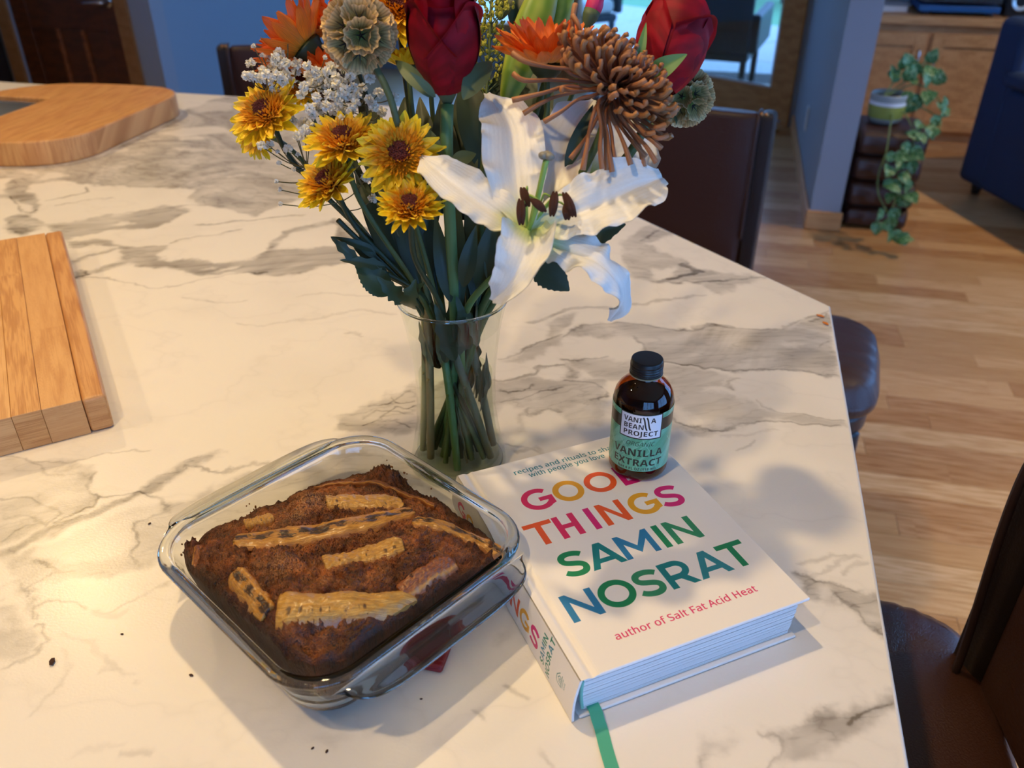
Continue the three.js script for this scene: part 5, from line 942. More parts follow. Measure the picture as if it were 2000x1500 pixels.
// ---- spider chrysanthemum: tubes that curl
{
  const O = at(1206, 162, .585), F = seen(.55, .60, .42).normalize(), f = flower('spider_chrysanthemum', 'rust brown spider chrysanthemum with curled tube petals at the right front of the bouquet', 'flower', O), q = qFrom(V(0, 0, 1), F);
  const rust = [petalMat([86, 42, 26], [122, 68, 46], [172, 116, 62]), petalMat([72, 32, 24], [104, 52, 40], [156, 96, 52]), petalMat([112, 60, 34], [152, 92, 56], [182, 120, 74])];
  const tubeG = (pts, r, m) => { const cv = pts; return rod(cv, (t) => r * (.62 + .5 * smooth(.5, .95, t)), 16, 6); };
  for (let i = 0; i < 190; i++) {
    const t = Math.sqrt((i + .5) / 190), phi = i * 2.39996 + rr(-.1, .1), el = 1.45 - 1.75 * Math.pow(t, 1.15), L = mix(.014, .045, t) * rr(.88, 1.12);
    const rad = V(-Math.sin(phi), Math.cos(phi), 0), up = V(0, 0, 1), dir = rad.clone().multiplyScalar(Math.cos(el)).addScaledVector(up, Math.sin(el)), inn = up.clone().multiplyScalar(Math.cos(el)).addScaledVector(rad, -Math.sin(el));
    const side = rad.clone().cross(up), curl = rr(.25, .5), p0 = rad.clone().multiplyScalar(.0045 * t), P = (s, k) => p0.clone().addScaledVector(dir, L * s).addScaledVector(inn, L * k).addScaledVector(side, L * rr(-.05, .05));
    const pts = [p0, P(.35, -.02), P(.68, .03), P(.93, .09 * curl * 3), P(1.0, .20 * curl * 2), P(1.0, .30 * curl * 2)].map((p) => p.applyQuaternion(q).add(O));
    f.world('petal', tubeG(pts, rr(.0013, .0019)), rust[t < .5 ? 1 : rnd() < .6 ? 0 : 2]);
  }
  const long = [[1152, 136, 1080, 132, 1026, 120, 1000, 104], [1140, 160, 1084, 156, 1020, 156, 1002, 144], [1160, 176, 1112, 168, 1060, 182, 1000, 196], [1144, 176, 1088, 188, 1052, 204, 1022, 222], [1160, 186, 1130, 194, 1096, 218, 1062, 238], [1174, 215, 1152, 258, 1134, 284, 1114, 310], [1168, 205, 1174, 250, 1172, 290, 1176, 330], [1164, 210, 1152, 250, 1146, 290, 1138, 332], [1186, 215, 1194, 260, 1198, 296, 1202, 334], [1182, 222, 1182, 260, 1184, 300, 1186, 332], [1198, 222, 1222, 260, 1240, 282, 1262, 306], [1208, 220, 1240, 262, 1262, 286, 1282, 318], [1220, 226, 1256, 262, 1276, 276, 1292, 290], [1230, 226, 1266, 256, 1286, 270, 1304, 264], [1220, 214, 1256, 238, 1280, 250, 1298, 250], [1190, 220, 1208, 256, 1222, 290, 1232, 322], [1202, 220, 1230, 256, 1248, 284, 1258, 326], [1132, 120, 1122, 80, 1118, 40, 1124, 8], [1140, 116, 1136, 80, 1130, 50, 1118, 30], [1130, 150, 1108, 138, 1098, 120, 1108, 112], [1150, 176, 1110, 176, 1094, 172, 1100, 178], [1176, 214, 1186, 262, 1190, 300, 1196, 336], [1150, 140, 1124, 130, 1106, 118, 1106, 104]];
  for (const p of long) { const d = rr(.565, .585), pts = [O.clone().lerp(at(p[0], p[1], .583), .55), at(p[0], p[1], d + .002), at(p[2], p[3], d), at(p[4], p[5], d - .004), at(p[6], p[7], d - .002)]; f.world('petal', rod(pts, (t) => .0013 + .0007 * smooth(.6, 1, t), 20, 6), rust[2]); }
  f.put('calyx', lathe([[.0001, -.008], [.006, -.006], [.0095, -.001], [.0001, .002]], 16).rotateX(Math.PI / 2), G_DARK, O.clone().addScaledVector(F, -.001), q);
  stemTo(f, O.clone().addScaledVector(F, -.006), seen(.25, .95, .1), .0032, .0027, G_STEM, [at(1085, 420, .63)]);
  f.world('leaf', leafGeo(at(1105, 330, .61), at(1158, 205, .60), pxr(30, .6), { bend: .05 }), G_DARK);
}

// ---- roses
function rose(label, base, axis, H, R, spec) {
  const f = flower('red_rose', label, 'flower', base, 'red roses in the glass vase'), q = qFrom(V(0, 1, 0), axis);
  const tex = (a, b) => pixelTexture(128, 128, (x, y) => { const s = fbm(x * .03, y * .012, 3), v = n2(y * .5, x * .02) * .08, t = clamp(.5 + s * .9 + v); return [0, 1, 2].map((i) => mix(a[i], b[i], t)); });
  const mats = [tex([112, 6, 22], [150, 10, 32]), tex([120, 6, 18], [162, 12, 28]), tex([100, 5, 22], [140, 9, 32])].map((map) => phy({ map, roughness: .6, specularIntensity: .35 }));
  // each petal: centre angle, half spread, radius at the belly, height, how far the lip rolls out, lean of the lip's ends
  for (const [k, [a, sp, rad, h, roll, dip]] of spec.entries()) {
    const g = surf(20, 22, (u, v) => {
      const s = v * 2 - 1, ang = a + s * sp, lip = 1 - dip * Math.pow(Math.abs(s), dip > .3 ? 1.7 : 4), y = u * h * lip, t = u * lip;
      let r = rad * (Math.sin(Math.PI * Math.min(1, .12 + t * .70)) ** .62) * (1 - .10 * smooth(.55, 1, t)); const e = smooth(.80, 1, u); r += roll * e * e; r += .0006 * n2(k * 7 + s * 2, u * 3); const edge = .0010 * Math.pow(Math.abs(s), 3);
      return V(Math.cos(ang) * (r + edge), y - roll * .45 * e * e * e, Math.sin(ang) * (r + edge)).multiplyScalar(1).applyQuaternion(q).add(base);
    });
    f.world('petal', g, mats[k % 3]);
  }
  f.world('hip', placed(lathe([[.0001, -.014], [.0035, -.013], [.0068, -.006], [.0078, 0], [.006, .003], [.0001, .003]], 20), base, q), G_SAGE);
  return f;
}
{
  const ax = seen(0, .68, .73).normalize(), base = at(872, 168, .610), ta = (deg) => deg * Math.PI / 180;
  // angles run so that the viewer's side is near 90 degrees of the turned frame
  const q = qFrom(V(0, 1, 0), ax), toV = camF.clone().negate().applyQuaternion(q.clone().invert()), a0 = Math.atan2(toV.z, toV.x);
  const H = .078, f = rose('large dark red rose in the top middle of the bouquet', base, ax, H, .026, [
    [a0 + .3, 3.1, .0048, H * .93, .0010, .02], [a0 + 2.4, 2.4, .0082, H * .93, .0018, .03], [a0 - 1.2, 1.9, .0115, H * .93, .0022, .03], [a0 + 1.2, 1.7, .0145, H * .92, .0026, .04],
    [a0 + 3.4, 1.8, .0180, H * 1.0, .0034, .05], [a0 + .05, 1.30, .0200, H * .83, .0046, .04], [a0 + 1.9, 1.5, .0215, H * .99, .0046, .06], [a0 - 2.0, 1.5, .0225, H * 1.0, .0046, .06],
    [a0 + .98, 1.34, .0238, H * .88, .0064, .44], [a0 - .98, 1.38, .0246, H * .87, .0070, .46], [a0 + 2.7, 1.3, .0242, H * 1.0, .005, .10], [a0 - 2.6, 1.3, .0250, H * 1.0, .005, .10]]);
  stemTo(f, base.clone().addScaledVector(ax, -.010), seen(.02, .98, .15), .0042, .0050, std({ color: lin(.10, .20, .07), roughness: .5 }));
  for (const l of [[840, 190, .585, 772, 118, .60, 30], [905, 195, .59, 960, 120, .605, 46], [850, 190, .585, 800, 140, .57, 16]]) f.world('sepal', leafGeo(...lf(...l, { bend: .12, fold: .4 })), G_SAGE);
  for (const l of [[865, 310, .615, 795, 236, .62, 40], [880, 320, .615, 930, 300, .62, 30]]) f.world('leaf', leafGeo(...lf(...l, { bend: .08 })), G_SAGE);
  const ax2 = seen(.30, .92, .10).normalize(), b2 = at(1283, 172, .625), q2 = qFrom(V(0, 1, 0), ax2), tv = camF.clone().negate().applyQuaternion(q2.clone().invert()), c0 = Math.atan2(tv.z, tv.x), h2 = .066;
  const f2 = rose('red rose at the upper right behind the spider chrysanthemum', b2, ax2, h2, .026, [
    [c0 + .3, 3.0, .006, h2 * .95, .0003, .1], [c0 + 2.4, 2.0, .0105, h2 * .97, .001, .15], [c0 - 1.2, 1.7, .0145, h2 * .97, .0015, .2], [c0 + 1.5, 1.6, .0175, h2 * .97, .002, .22], [c0 + 3.4, 1.5, .0205, h2 * .98, .003, .22],
    [c0 - 2.0, 1.3, .0235, h2 * .98, .004, .28], [c0 + 2.4, 1.2, .0245, h2, .004, .28], [c0 - 1.15, 1.25, .0262, h2 * .92, .010, .34], [c0 + .35, 1.45, .0258, h2 * 1.03, .0022, .30], [c0 + 1.2, 1.0, .0262, h2 * .99, .004, .4]]);
  stemTo(f2, b2.clone().addScaledVector(ax2, -.010), seen(.35, .9, .1), .0034, .0036);
  for (const l of [[1258, 160, .60, 1342, 106, .585, 40], [1240, 150, .605, 1262, 44, .60, 18], [1270, 158, .60, 1320, 122, .59, 16]]) f2.world('sepal', leafGeo(...lf(...l, { bend: .12, fold: .3 })), std({ color: lin(.10, .22, .06), roughness: .5 }));
}

// ---- scabiosa seed pods: a ball of papery cups with a dark star in each
function scabiosa(label, c, R, face, stemEnd, n = 24, hue = 1) {
  const f = flower('scabiosa_pod', label, 'seed pod', c, 'scabiosa seed pods in the glass vase');
  const tex = pixelTexture(512, 64, (x, y) => { const rib = Math.pow(Math.abs(Math.sin(x / 512 * Math.PI * 26)), .5), v = y / 64, e = smooth(.86, 1, v); const b = mix(.72, 1, rib); return [mix(138, 238, v) * b + 12 * e, mix(126, 204, v) * b + 10 * e, mix(62, 150, v) * b + 8 * e]; });
  const paper = phy({ map: tex, roughness: .8, transmission: .2, thickness: 0, color: lin(hue, 1, 1 / hue) }), star = std({ color: lin(.012, .010, .012), roughness: .6 }), core = std({ color: lin(.14, .20, .05), roughness: .8 });
  const cupG = surf(52, 6, (u, v) => { const a = u * 2 * Math.PI, ruf = 1 + .055 * Math.sin(a * 13) * smooth(.3, 1, v), r = mix(.10, .50, Math.pow(v, .62)) * ruf; return V(Math.cos(a) * r, mix(0, .46, Math.pow(v, .95)) + .02 * Math.cos(a * 13) * v, Math.sin(a) * r); }, true);
  const starG = merge([0, 1, 2, 3, 4].map((i) => rod([V(0, .08, 0), V(Math.cos(i * 1.2566) * .09, .22, Math.sin(i * 1.2566) * .09), V(Math.cos(i * 1.2566) * .24, .36, Math.sin(i * 1.2566) * .24)], (t) => .034 * (1.05 - t), 4, 4)));
  const seedG = lathe([[.0001, .14], [.08, .12], [.11, .05], [.10, 0], [.0001, 0]], 10);
  f.world('core', new THREE.IcosahedronGeometry(R * .62, 3).translate(c.x, c.y, c.z), core);
  const qf = qFrom(V(0, 1, 0), face.clone().normalize()), cupR = R * .68;
  for (let i = 0; i < n; i++) { const y = 1 - (i + .5) / n * 1.86, r = Math.sqrt(1 - y * y), a = i * 2.39996, d = V(Math.cos(a) * r, y, Math.sin(a) * r).applyQuaternion(qf), q = qFrom(V(0, 1, 0), d), p = c.clone().addScaledVector(d, R * .58), s = cupR * rr(1.35, 1.6); const cup = f.put('papery_cup', cupG, paper, p, q, s); if (d.dot(camF) < .3) { const st = part('star', starG, star, cup); st.rotation.y = a; part('seed', seedG, core, cup); } }
  stemTo(f, c.clone().addScaledVector(stemEnd, -R * .7), stemEnd, .0024, .0026, G_SAGE);
  return f;
}
scabiosa('large beige scabiosa seed pod at the top left of the bouquet', at(701, 67, .592), pxr(64, .592), seen(-.1, .25, 1), seen(-.42, .85, .1));
const sc2 = scabiosa('smaller green-grey scabiosa seed pod under the right red rose', at(1338, 190, .66), pxr(48, .66), seen(.1, -.05, 1), seen(.62, .55, .1), 22, .9);
for (const l of [[1310, 215, .655, 1262, 205, .65, 8], [1312, 222, .655, 1300, 246, .65, 8], [1318, 226, .655, 1322, 244, .65, 6], [1308, 212, .655, 1270, 190, .65, 7], [1304, 220, .655, 1276, 226, .65, 7]]) sc2.world('bract', leafGeo(...lf(...l, { bend: .1 })), G_SAGE);

// ---- the lily
{
  const throat = at(1034, 458, .578), f = flower('white_lily', 'open white lily with rust anthers at the front of the bouquet', 'flower', throat);
  const tex = pixelTexture(256, 256, (x, y) => { const u = x / 256, v = y / 256 * 2 - 1, s = .5 + .5 * Math.sin(v * 30 + 2 * n2(u * 3, v * 3)), g = smooth(.30, .0, u + .10 * Math.abs(v)), k = .985 + .015 * s + .01 * n2(x * .1, y * .1); return [mix(240, 186, g) * k, mix(240, 206, g) * k, mix(236, 120, g) * k]; });
  const ribs = pixelTexture(256, 256, (x, y) => { const v = y / 256, c = 128 + 60 * Math.sin(v * 90) + 40 * fbm(x * .02, y * .12, 3); return [c, c, c]; }, false);
  const white = phy({ map: tex, roughness: .5, transmission: .22, thickness: 0, bumpMap: ribs, bumpScale: .00016, clearcoat: .08, clearcoatRoughness: .4 });
  // a petal over its middle line; `n` is the way its face looks, w its width in pixels along it
  const petal = (mid, w, n, { cup = .25, wave = .3, seed = 0, roll = 0, keel = .12 } = {}) => {
    const cv = new THREE.CatmullRomCurve3(mid.map((p) => at(...p)), false, 'centripetal'), N = n.map((q) => seen(...q).normalize());
    const g = surf(52, 26, (u, v) => {
      const p = cv.getPointAt(u), t = cv.getTangentAt(u), k = u * (N.length - 1), i = Math.min(N.length - 2, Math.floor(k)), nn = N[i].clone().lerp(N[i + 1], k - i), x = t.clone().cross(nn).normalize(), z = x.clone().cross(t).normalize();
      const kw = u * (w.length - 1), j = Math.min(w.length - 2, Math.floor(kw)), s = smooth(0, 1, kw - j), W = mix(w[j], w[j + 1], s) / 2 / CAM.focal * .575, q = v * 2 - 1;
      const ruf = wave * W * n2(seed + u * 5.5, (q > 0 ? 3 : 7) + q * .4) * Math.pow(Math.abs(q), 2.2) + .10 * wave * W * n2(seed + u * 16, q * 3) * Math.pow(Math.abs(q), 3);
      return p.addScaledVector(x, q * W * (1 - .18 * cup * q * q)).addScaledVector(z, cup * W * q * q + ruf + roll * W * Math.pow(Math.abs(q), 4) - keel * W * Math.exp(-q * q * 22));
    });
    // the sheet has a thickness of its own
    const P = g.attributes.position, Nn = g.attributes.normal, back = g.clone(), bp = back.attributes.position; for (let i = 0; i < P.count; i++) bp.setXYZ(i, P.getX(i) - Nn.getX(i) * .0006, P.getY(i) - Nn.getY(i) * .0006, P.getZ(i) - Nn.getZ(i) * .0006);
    f.world('petal', merge([g, back]), white);
  };
  petal([[1030, 456, .580], [1014, 390, .585], [1004, 310, .592], [994, 240, .604], [950, 184, .622]], [30, 100, 138, 132, 112, 16], [[.1, .1, 1], [.05, .1, 1], [.1, .25, 1], [.2, .5, .8]], { cup: .22, wave: .34, seed: 3 });
  petal([[1040, 452, .584], [1072, 390, .596], [1098, 310, .612], [1124, 245, .628], [1160, 196, .648]], [30, 92, 136, 150, 118, 14], [[-.1, .1, 1], [-.15, .1, 1], [-.2, .2, 1]], { cup: .2, wave: .30, seed: 23 });
  petal([[1040, 460, .576], [1104, 424, .572], [1180, 392, .570], [1246, 362, .574], [1294, 346, .586]], [30, 104, 134, 142, 126, 40], [[-.1, .2, 1], [-.05, .35, 1], [.0, .4, 1], [.2, .4, .9]], { cup: .20, wave: .30, seed: 43 });
  petal([[1050, 466, .574], [1112, 486, .566], [1172, 508, .560], [1212, 552, .566], [1216, 596, .580], [1190, 626, .594]], [30, 84, 104, 104, 84, 56, 10], [[-.1, .4, 1], [-.1, .7, .8], [.1, .8, .6], [.45, .35, .8], [.35, .0, .95]], { cup: -.10, wave: .30, seed: 63, keel: .2 });
  petal([[1036, 448, .570], [1028, 486, .556], [1012, 524, .552], [988, 562, .558], [962, 587, .570]], [66, 112, 108, 84, 56, 14], [[.0, .75, .65], [.0, .5, .85], [-.05, .2, 1], [-.2, -.1, 1]], { cup: .42, wave: .30, seed: 83, roll: .18 });
  petal([[1020, 448, .580], [956, 406, .580], [900, 366, .582], [852, 330, .590], [822, 306, .602]], [30, 94, 112, 108, 80, 10], [[.2, .2, 1], [.15, .45, .9], [.1, .55, .85], [-.1, .5, .85]], { cup: .20, wave: .18, seed: 103 });
  const green = std({ color: lin(.26, .40, .07), roughness: .45 }), anther = std({ color: lin(.10, .026, .010), roughness: .85, bumpMap: withRepeat(grainBump, 4, 4), bumpScale: .0012 });
  const pis = f.world('pistil', rod([at(1028, 462, .578), at(1042, 420, .560), at(1056, 360, .545), at(1067, 312, .538)], (t) => .0015 + .0005 * t, 24, 8), green);
  const tip = at(1068, 304, .537), st = part('stigma', merge([0, 1, 2].map((i) => new THREE.SphereGeometry(.0030, 12, 10).scale(1.1, .85, 1).translate(Math.cos(i * 2.09 + .5) * .0023, 0, Math.sin(i * 2.09 + .5) * .0023))).applyQuaternion(qFrom(V(0, 1, 0), seen(.1, .8, .5))).translate(tip.x - f.base.x, tip.y - f.base.y, tip.z - f.base.z), std({ color: lin(.20, .19, .15), roughness: .5 }), pis); tag(st, 'grey three-lobed stigma');
  for (const [x0, y0, x1, y1, d] of [[1020, 366, 1031, 404, .562], [1017, 388, 1018, 440, .552], [1039, 388, 1064, 414, .548], [1084, 374, 1078, 423, .555], [1102, 376, 1122, 424, .560], [1106, 398, 1108, 430, .562]]) {
    const mid = at((x0 + x1) / 2, (y0 + y1) / 2 - 10, d), fil = f.world('filament', rod([at(1030, 458, .577), at(mix(1032, (x0 + x1) / 2, .5), mix(440, (y0 + y1) / 2 - 34, .62), d + .010), at((x0 + x1) / 2 - (x1 > 1050 ? 16 : -4), (y0 + y1) / 2 - 20, d + .001), mid], (t) => .0011 - .0004 * t, 18, 6), green);
    const a = at(x0, y0, d), b = at(x1, y1, d - .002), c = a.clone().lerp(b, .5).addScaledVector(camF, -.0014);
    for (const s of [-1, 1]) { const o = camR.clone().multiplyScalar(s * .0010); part('anther', rod([a.clone().add(o), c.clone().add(o), b.clone().add(o)].map((p) => p.sub(f.base)), (t) => .0021 * Math.pow(Math.sin(Math.PI * clamp(t * .90 + .05)), .7), 14, 8), anther, fil); }
  }
  f.world('stem', rod([...f.path, at(985, 520, .655), throat.clone().addScaledVector(camF, .022), throat.clone().addScaledVector(camF, .003)], (t) => .0034 - .0008 * t + .004 * smooth(.93, 1, t), 44, 9), std({ color: lin(.085, .16, .045), roughness: .5 }));
  for (const l of [[1085, 484, .60, 1222, 438, .585, 66, { lobes: 9, bend: .06 }], [1040, 508, .60, 1112, 568, .60, 66, { lobes: 9, bend: .04, fold: .1 }]]) f.world('leaf', leafGeo(...lf(...l)), G_DARK);
  const g2 = flower('white_lily', 'white lily petals showing behind the spider chrysanthemum', 'flower', at(1150, 330, .655));
  const mid = [[1150, 340, .655], [1190, 318, .652], [1236, 296, .652], [1274, 274, .660]].map((p) => at(...p)), cv = new THREE.CatmullRomCurve3(mid), n = seen(0, .4, 1);
  g2.world('petal', surf(30, 12, (u, v) => { const p = cv.getPointAt(u), t = cv.getTangentAt(u), x = t.clone().cross(n).normalize(), q = v * 2 - 1, W = .030 * Math.sin(Math.PI * clamp(u * .9 + .06)); return p.addScaledVector(x, q * W).addScaledVector(n, .25 * W * q * q + .2 * W * n2(u * 4, q) * q * q); }), white);
  g2.world('petal', surf(30, 12, (u, v) => { const a = at(1160, 345, .657).lerp(at(1236, 232, .672), u), q = v * 2 - 1, W = .024 * Math.sin(Math.PI * clamp(u * .9 + .06)); return a.addScaledVector(camR, q * W * .9).addScaledVector(camU, q * W * .4).addScaledVector(n, .25 * W * q * q); }), white);
  g2.world('stem', rod([...g2.path, at(1062, 460, .66), at(1150, 340, .657)], .0028, 30, 7), G_STEM);
}
// ---- lily buds, pink bud, goldenrod
{
  const bud = (label, a, b, r, m) => { const f = flower('lily_bud', label, 'bud', a, 'closed green lily buds'), d = b.clone().sub(a), L = d.length(), q = qFrom(V(0, 1, 0), d); f.world('bud', placed(surf(30, 24, (u, v) => { const an = v * 2 * Math.PI, rr2 = r * Math.pow(Math.sin(Math.PI * clamp(u * .93 + .05)), .7) * (1 + .10 * Math.cos(an * 3)); return V(Math.cos(an) * rr2, L * u, Math.sin(an) * rr2); }), a, q), m); f.world('stem', rod([...f.path, a.clone().addScaledVector(d, -.35), a], .0028, 26, 7), G_STEM); return f; };
  const bm = phy({ map: pixelTexture(64, 256, (x, y) => { const v = .5 + .5 * Math.sin(y / 256 * Math.PI * 12), n = n2(x * .1, y * .03) * .2; return [mix(104, 150, v + n), mix(138, 168, v + n), mix(34, 62, v + n)]; }), roughness: .45 });
  bud('large yellow-green lily bud leaning right behind the cup-shaped orange daisy', at(985, 205, .655), at(1085, -80, .66), pxr(36, .655), bm);
  bud('smaller lily bud cut by the upper edge above the orange daisy', at(1080, 90, .68), at(1112, -70, .68), pxr(22, .68), bm);
  const p = at(1152, 34, .655), f = flower('pink_bud', 'small bright pink flower bud above the spider chrysanthemum', 'bud', p);
  const pm = std({ color: lin(.62, .02, .13), roughness: .55 }), q = qFrom(V(0, 1, 0), seen(.35, .9, .1));
  for (let i = 0; i < 6; i++) { const a = i * 1.05; f.world('petal', placed(surf(8, 8, (u, v) => { const an = a + (v - .5) * 2.1, r = .0068 * Math.pow(Math.sin(Math.PI * Math.min(.95, .15 + u * .7)), .7) * (1 - .12 * (i % 2)); return V(Math.cos(an) * r, u * (.017 + .002 * (i % 3)) + .001 * n2(i * 3 + v * 4, u), Math.sin(an) * r); }), p.clone(), q), pm); }
  f.world('calyx', placed(lathe([[.0001, -.010], [.003, -.008], [.006, 0], [.0066, .005], [.0001, .004]], 14), p, q), G_SAGE);
  stemTo(f, p.clone().add(V(0, -.008, 0)), seen(.2, .95, .1), .0018, .0018);
  // goldenrod plume
  const gp = at(962, 60, .685), gf = flower('goldenrod', 'feathery yellow-green goldenrod sprig right of the large red rose', 'flower', gp), branches = [], buds = new THREE.InstancedMesh(new THREE.IcosahedronGeometry(.0016, 0).scale(.8, 1.4, .8), std({ color: lin(.36, .36, .04), roughness: .7 }), 420), m4 = new THREE.Matrix4(); let k = 0;
  for (let i = 0; i < 28; i++) { const t = i / 27, b0 = at(mix(950, 962, t), mix(190, -30, t), .688), side = i % 2 ? 1 : -1, len = mix(.028, .012, t), b1 = b0.clone().addScaledVector(camR, side * len * rr(.5, 1)).addScaledVector(camU, len * rr(.5, .9)).addScaledVector(camF, rr(-.012, .012)), bm2 = b0.clone().lerp(b1, .5).addScaledVector(camU, .003); branches.push(rod([b0, bm2, b1], .0005, 6, 4)); for (let j = 0; j < 15; j++) { const s = (j + 2) / 16, c = b0.clone().lerp(b1, s).addScaledVector(camU, .004 * Math.sin(s * 3) + rr(0, .003)).add(V(rr(-.003, .003), rr(-.001, .003), rr(-.003, .003))); const z = rr(.7, 1.2); m4.compose(c.sub(gf.base), new THREE.Quaternion().setFromEuler(new THREE.Euler(rr(-1, 1), rr(0, 6), rr(-1, 1))), V(z, z, z)); buds.setMatrixAt(k++, m4); } }
  buds.name = 'buds'; buds.userData.kind = 'stuff'; buds.castShadow = true; gf.o.add(buds);
  const br = gf.world('branches', merge(branches), G_STEM); br.userData.kind = 'stuff';
  gf.world('stem', rod([...gf.path, at(940, 330, .69), at(950, 190, .688), at(962, -30, .688)], .0014, 30, 6), G_STEM);
}

// ---- baby's breath
{
  const tiny = (seed) => { const r = mulberry(seed), list = []; for (let i = 0; i < 30; i++) { const y = 1 - (i + .5) / 30 * 1.6, rd = Math.sqrt(Math.max(0, 1 - y * y)), a = i * 2.4, d = V(Math.cos(a) * rd, y, Math.sin(a) * rd), g = petalGeo(.60 + .22 * r(), .72, { cup: .7, curl: .35, ruf: .2, seed: i, nu: 3, nv: 2, tip: 1.3 }); list.push(placed(g, d.clone().multiplyScalar(.22), qFrom(V(0, 1, 0), d).multiply(new THREE.Quaternion().setFromAxisAngle(V(0, 1, 0), r() * 6)), 1)); } return merge(list); };
  const puffs = [1, 2, 3].map(tiny), cal = lathe([[.0001, -.75], [.16, -.62], [.30, -.25], [.26, -.05]], 8), wm = phy({ color: lin(.90, .88, .78), roughness: .75, transmission: .3, thickness: 0 }), gm = std({ color: lin(.13, .19, .07), roughness: .6 });
  const sprays = [
    ['spray of white baby\'s breath reaching left above the leftmost yellow daisy', [[520, 176], [560, 150], [600, 170], [622, 210]], [300, 620, 265, 740, 310, 745, 480, 570, 580, 520, 650, 440, 530, 880, 470, 780, 610, 790, 690, 800, 560, 620, 500, 660, 590, 680, 750, 620, 740, 710, 390, 770, 450, 720, 540, 570, 640, 730, 560, 740, 420, 690, 640, 620], [325, 450, 410, 540, 660, 350], .645],
    ['dense spray of white baby\'s breath between the daisies and the scabiosa pod', [[618, 140], [650, 160], [672, 200], [690, 260]], [850, 640, 930, 700, 990, 720, 960, 760, 800, 920, 940, 950, 870, 740, 1080, 660, 1130, 750, 1060, 810, 1030, 1030, 1060, 920, 900, 1120, 1010, 1170, 880, 1220, 830, 1270, 960, 1090, 1100, 1080, 990, 860, 1140, 830, 900, 830, 1000, 790, 1180, 900, 1120, 940, 940, 1040, 820, 840, 1040, 700, 870, 1060], [1025, 560, 1100, 1070], .640],
    ['spray of white baby\'s breath under the scabiosa pod reaching towards the rose', [[672, 150], [705, 175], [716, 215], [715, 290]], [1180, 630, 1210, 680, 1200, 800, 1220, 880, 1300, 850, 1390, 860, 1460, 760, 1550, 910, 1700, 950, 1450, 970, 1320, 1010, 1180, 1170, 1580, 1090, 1270, 740, 1160, 1000, 1240, 1160, 1330, 930, 1250, 940, 1210, 1060, 1500, 1040, 1280, 1080], [], .635],
    ['thin low spray of baby\'s breath hanging among the stems below the daisies', [[600, 330], [640, 360], [690, 430], [730, 520]], [400, 1420, 480, 1420, 700, 1180, 880, 1060, 1195, 1520, 1490, 1940, 1425, 1735, 1475, 1515, 820, 1200, 760, 1330, 660, 1460], [575, 1590, 560, 1480, 720, 1650, 550, 1770, 585, 1850, 590, 1990, 760, 1510], .655]];
  for (const [label, nodes, list, buds, dep] of sprays) {
    const P = []; for (let i = 0; i < list.length; i += 2) P.push([430 + list[i] / 5, list[i + 1] / 5, dep + rr(-.022, .022), 1]); for (let i = 0; i < buds.length; i += 2) P.push([430 + buds[i] / 5, buds[i + 1] / 5, dep + rr(-.01, .01), .45]);
    const N = nodes.map(([x, y], i) => at(x, y, dep + .012 + .006 * i)), f = flower('babys_breath', label, 'flower', N[2]), tw = [];
    f.world('stem', rod([...f.path, N[3], N[2], N[1]], .0010, 36, 5), BROWN_STEM);
    for (const [x, y, d, k] of P) {
      const c = at(x, y, d); let best = N[0], bd = 9; for (let i = 0; i < 3; i++) for (let s = 0; s < 4; s++) { const q = N[i].clone().lerp(N[i + 1], s / 4), dd = q.distanceTo(c) + (q.y > c.y - .004 ? .05 : 0); if (dd < bd) { bd = dd; best = q; } }
      const dir = c.clone().sub(best).normalize().add(V(0, .6, 0)).normalize(), q = qFrom(V(0, 1, 0), dir.clone().lerp(seen(0, .3, 1), .35)), s = pxr(k < 1 ? 5.5 : rr(10.5, 13), d);
      const fl = f.put(k < 1 ? 'bud' : 'floret', puffs[Math.floor(rnd() * 3)], wm, c, q.multiply(new THREE.Quaternion().setFromAxisAngle(V(0, 1, 0), rnd() * 6)), s); part('calyx', cal, gm, fl);
      tw.push(rod([best, best.clone().lerp(c, .5).add(V(0, -.003, 0)), c.clone().addScaledVector(dir, -s * .5)], .00042, 7, 4));
    }
    f.world('twigs', merge(tw), BROWN_STEM).userData.kind = 'stuff';
  }
}
